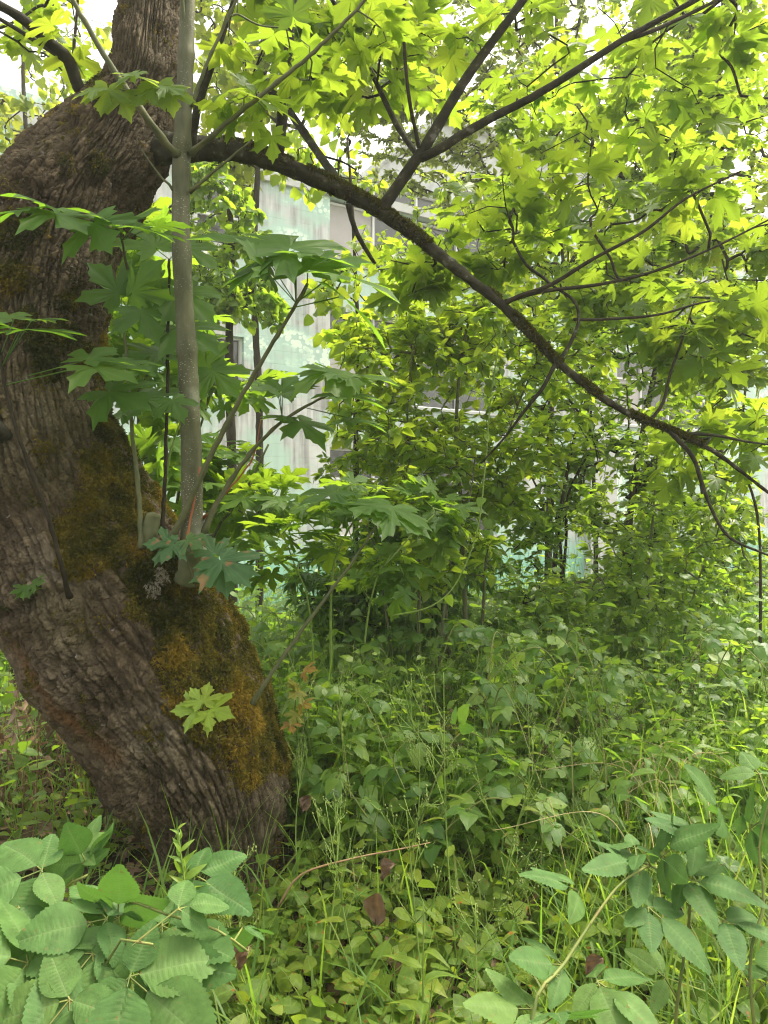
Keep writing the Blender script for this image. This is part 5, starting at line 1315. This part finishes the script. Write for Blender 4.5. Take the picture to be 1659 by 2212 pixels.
# ---- broad-leaved upright weeds between the trunk and the thicket
def leafy(base, H, seed, kind=BROAD, size=.11, group='upright leafy weeds by the trunk', label='upright weed with alternate pointed leaves', mat='weed'):
    g = np.random.default_rng(seed); t = empty('leafy_weed_plant', base, label, 'weed', group)
    mb = MB(); L = Leaves(); top = base + np.array([g.normal(0, .08), g.normal(0, .08), H])
    c = catmull([base, .5 * (base + top) + g.normal(0, .02, 3), top], .04); tube(mb, c, np.linspace(.0035, .0014, len(c)), 5)
    n = int(H * 20)
    for k in range(n):
        f = .2 + .8 * k / n; p = c[int(f * (len(c) - 1))]; a = k * 2.4 + g.uniform(0, .5); d = nrm(np.array([math.cos(a), math.sin(a), .45 - .1 * g.uniform()]))
        L.add(kind, p, d, nrm(np.array([0, 0, 1]) + g.normal(0, .22, 3)), size * (1.15 - .55 * f) * g.uniform(.8, 1.2), np.clip(.3 + .4 * f + g.normal(0, .15), 0, 1))
    mb.build('stem', M['green_stem'], t); L.build('foliage', M[mat], t)
LEAFY = [(640, 3.5, .55, 1, .12, 'with broad leaves hugging the mossy trunk base'), (700, 3.4, .7, 0, .13, 'with long narrow leaves beside the yellowing plant'), (760, 3.9, .8, 1, .12, 'tall and broad-leaved behind the wiry weeds'), (840, 3.6, .7, 0, .12, 'with narrow drooping leaves behind the narrow dead leaf'),
         (910, 4.0, .75, 1, .13, 'with toothed leaves in front of the dark elder mound'), (960, 3.3, .6, 0, .11, 'with bright narrow leaves beside the broad bramble leaves'), (1090, 3.8, .7, 1, .11, 'beside the yellowed wilting leaf'), (1200, 3.6, .6, 0, .12, 'narrow-leaved, beneath the brown berry cluster'), (1380, 4.4, .8, 1, .11, 'broad-leaved, standing over the dry grass'), (1540, 3.8, .7, 0, .14, 'with long strap-like leaves beyond the dry grass')]
for i, (u, Y, H, kk, s, lab) in enumerate(LEAFY): leafy(G(u, Y, 0), H, 500 + i, BROAD if kk else LANCE, s, None, 'upright leafy weed ' + lab)
for i, (u, Y, H, lab) in enumerate([(945, 1.8, .62, 'tallest pale upright weed with long narrow leaves close to the camera'), (880, 1.95, .36, 'pale leafy weed half as tall as its neighbour near the camera'), (1040, 1.85, .40, 'pale narrow-leaved weed under the lowest slim bramble leaflets'), (600, 1.9, .30, 'low pale weed at the edge of the glossy bramble'), (720, 1.8, .25, 'lowest pale narrow-leaved weed between the glossy bramble and the tall pale weed')]):
    leafy(G(u, Y, 0), H, 600 + i, LANCE, .12, None, lab, 'cover')

# ---- hanging vine, dry stems, yellow leaves
t = empty('vine', P(1045, 1010, 4.2), 'thin pale vine hanging in a long curve in front of the dark elder mound', 'vine')
mb = MB(); c = catmull(path([(1085, 700, 4.3), (1060, 860, 4.25), (1048, 1010, 4.2), (1030, 1150, 4.1), (985, 1260, 4.05), (930, 1310, 4.0), (850, 1330, 4.0)]), .04); tube(mb, c, .004, 6); mb.build('stem', M['green_stem'], t)
L = Leaves()
for k in range(9): L.add(CORD, c[int((.05 + .1 * k) * (len(c) - 1))], nrm(rng.normal(0, 1, 3) + [0, 0, -.5]), nrm(rng.normal(0, .4, 3) + [0, 0, 1]), rng.uniform(.04, .07), .6)
L.build('foliage', M['weed'], t)
t = empty('dry_fern', G(60, 3.9, 0), 'withered brown fern stems in the shade behind the leaning trunk base', 'fern')
mb = MB(); L = Leaves()
for k in range(70):
    b = G(rng.uniform(-90, 240), rng.uniform(3.5, 5.0), 0); e = b + np.array([rng.normal(0, .15), rng.normal(0, .1), rng.uniform(.2, .7)]); c = catmull([b, .6 * b + .4 * e + rng.normal(0, .03, 3), e], .04)
    tube(mb, c, np.linspace(.004, .0015, len(c)), 5)
    for q in range(6): L.add(LANCE, c[rng.integers(len(c) // 3, len(c))], nrm(rng.normal(0, 1, 3) + [0, 0, -.8]), nrm(rng.normal(0, 1, 3)), rng.uniform(.04, .11), rng.uniform(0, 1))
M['dry_stem'] = plain_mat('dry_stem', [(.3, (.16, .10, .05)), (.7, (.32, .22, .12))], 15, .8, .15, .2)
mb.build('stem', M['dry_stem'], t); L.build('fronds', M['dry'], t)
t = empty('yellowing_plant', G(650, 3.6, 0), 'small currant plant with yellow and rust-brown leaves beside the mossy trunk', 'plant')
mb = MB(); L = Leaves(); c = catmull(path([(655, 1700, 3.55), (640, 1580, 3.4), (640, 1500, 3.3), (660, 1450, 3.3)]), .03); tube(mb, c, np.linspace(.004, .002, len(c)), 6)
for (u, v, du_, dv_, s) in [(655, 1450, 30, -10, .07), (650, 1490, -30, 20, .07), (650, 1520, 25, 5, .06), (640, 1480, -20, -10, .06), (670, 1470, 20, -30, .07), (625, 1560, 10, 25, .06), (640, 1540, -15, 30, .06)]:
    p = P(u, v, 3.3); q = P(u + du_, v + dv_, 3.25); L.add(MAPLE, p, nrm(q - p), nrm(np.array([0, -.6, .8]) + rng.normal(0, .2, 3)), s, rng.uniform(0, 1))
mb.build('stem', M['green_stem'], t); L.build('foliage', M['yellowing'], t)
for (u, v, Y, s, lab) in [(815, 1940, 2.25, .085, 'large curled brown dead leaf hanging among the weeds '), (855, 1880, 2.35, .06, 'narrow brown dead leaf caught on a stem above the large curled one'), (545, 2055, 1.6, .05, 'reddish withered leaf at the tip of the bramble cane'),
                          (668, 1730, 2.9, .06, 'rust-orange dead leaf beside the trunk base'), (1010, 1570, 4.2, .13, 'yellowed wilting leaf in a dark gap of the thicket'), (1300, 2080, 1.7, .05, 'orange dead leaf behind the bramble with slim leaflets')]:
    L = Leaves(); p = P(u, v - 12, Y); L.add(CRUMPLE, p, nrm(np.array([rng.normal(0, .5), -.3, -.8])), nrm(np.array([rng.normal(0, .7), -.8, .3])), s, rng.uniform(0, .5), w=s)
    o = L.build('dead_leaf', M['yellowing'] if 'yellow' in lab else M['dry'], None, org=p); tag(o, lab, 'leaf')
# dry arching grass stalks in the right middle ground
t = empty('dry_grass_clump', G(1420, 3.6, 0), 'clump of dry straw-coloured grass arching over the weeds', 'grass clump')
mb = MB()
for k in range(34):
    b = G(1400 + rng.normal(0, 90), 3.6 + rng.normal(0, .3), 0); a = rng.uniform(0, 6.28); l = rng.uniform(.25, .7)
    c = catmull([b, b + np.array([math.cos(a) * l * .3, math.sin(a) * l * .3, .4]), b + np.array([math.cos(a) * l, math.sin(a) * l, rng.uniform(.2, .42)])], .04); tube(mb, c, np.linspace(.0024, .001, len(c)), 4)
M['straw'] = plain_mat('straw', [(.3, (.30, .24, .10)), (.7, (.45, .38, .2))], 10, .7, .2, 0)
mb.build('stalks', M['straw'], t)
L = Leaves()
for k in range(60): L.add(BLADE, G(1400 + rng.normal(0, 90), 3.6 + rng.normal(0, .3), 0), nrm(rng.normal(0, .5, 3) + [0, 0, 1.]), nrm(rng.normal(0, 1, 3)), rng.uniform(.25, .55), 1.0)
L.build('leaves', M['grass'], t)
mb = MB(); c = catmull(path([(600, 1960, 2.4), (650, 1890, 2.4), (760, 1855, 2.45), (860, 1835, 2.5), (930, 1820, 2.55)]), .03); tube(mb, c, np.linspace(.004, .002, len(c)), 6, bump=.1)
tag(mb.build('dead_cane', M['dry_stem'], None, org=c[0]), 'thin dead brown cane lying across the weeds beside the trunk base', 'cane')

# ================================================================== HAZE
mb = MB(); box(mb, (-61, -25, -2.4), (61, 71, 17.5))
m, nt, out = newmat('haze_air'); vol = N(nt, 'ShaderNodeVolumePrincipled'); vol.inputs['Density'].default_value = .0030; vol.inputs['Color'].default_value = (.92, .95, .86, 1); vol.inputs['Anisotropy'].default_value = .35
nt.links.new(vol.outputs[0], out.inputs['Volume'])
o = mb.build('haze', m, None, smooth=False, kind='stuff'); tag(o, 'thin pale summer haze hanging between the trees', 'haze')

# ================================================================== CAMERA, SKY, SUN
cd = bpy.data.cameras.new('camera'); cam = bpy.data.objects.new('camera', cd); COL.objects.link(cam)
cam.location = (0, 0, CAMZ); cam.rotation_euler = (R(90), 0, 0)
cd.sensor_fit = 'VERTICAL'; cd.sensor_height = 36; cd.lens = 18 / (1106 / F); cd.clip_start = .05; cd.clip_end = 2000
sc.camera = cam
ELEV, AZ = R(60), R(62)     # sun high and soft, from the right and a little beyond
w = bpy.data.worlds.new('World'); sc.world = w; w.use_nodes = True
nt = w.node_tree; nt.nodes.clear()
sky = nt.nodes.new('ShaderNodeTexSky'); sky.sky_type = 'NISHITA'; sky.sun_disc = False; sky.sun_elevation = ELEV; sky.sun_rotation = AZ
sky.air_density = 1.0; sky.dust_density = 4.0; sky.ozone_density = 1.0
hs = nt.nodes.new('ShaderNodeHueSaturation'); hs.inputs['Saturation'].default_value = .22
bg = nt.nodes.new('ShaderNodeBackground'); bg.inputs['Strength'].default_value = .15
out = nt.nodes.new('ShaderNodeOutputWorld')
nt.links.new(sky.outputs[0], hs.inputs['Color']); nt.links.new(mixc(nt, 1.0, hs.outputs[0], (1.0, .965, .86), 'MULTIPLY'), bg.inputs['Color']); nt.links.new(bg.outputs[0], out.inputs[0])
sd = bpy.data.lights.new('sun', 'SUN'); sd.energy = 1.5; sd.angle = R(14); sd.color = (1, .91, .74)
so = bpy.data.objects.new('sun', sd); COL.objects.link(so); so.location = (-3, 6, 12)
from mathutils import Vector
az = AZ; dvec = Vector((math.sin(az) * math.cos(ELEV), math.cos(az) * math.cos(ELEV), math.sin(ELEV)))
so.rotation_euler = dvec.to_track_quat('Z', 'Y').to_euler()
sc.view_settings.view_transform = 'Standard'; sc.view_settings.look = 'None'; sc.view_settings.gamma = 1; sc.view_settings.exposure = 1.95
try: sc.view_settings.use_curve_mapping = False
except Exception: pass
cy = sc.cycles
cy.volume_bounces = 1; cy.max_bounces = 12; cy.diffuse_bounces = 6; cy.glossy_bounces = 2; cy.transmission_bounces = 6; cy.transparent_max_bounces = 4
cy.caustics_reflective = False; cy.caustics_refractive = False; cy.sample_clamp_indirect = 8
cy.use_adaptive_sampling = True; cy.adaptive_threshold = .008; cy.filter_width = 1.15; cy.use_denoising = True
try: cy.denoiser = 'OPENIMAGEDENOISE'; cy.denoising_prefilter = 'ACCURATE'
except Exception: pass
print('faces', sum(len(o.data.polygons) for o in bpy.data.objects if o.type == 'MESH'), 'objects', len(bpy.data.objects))
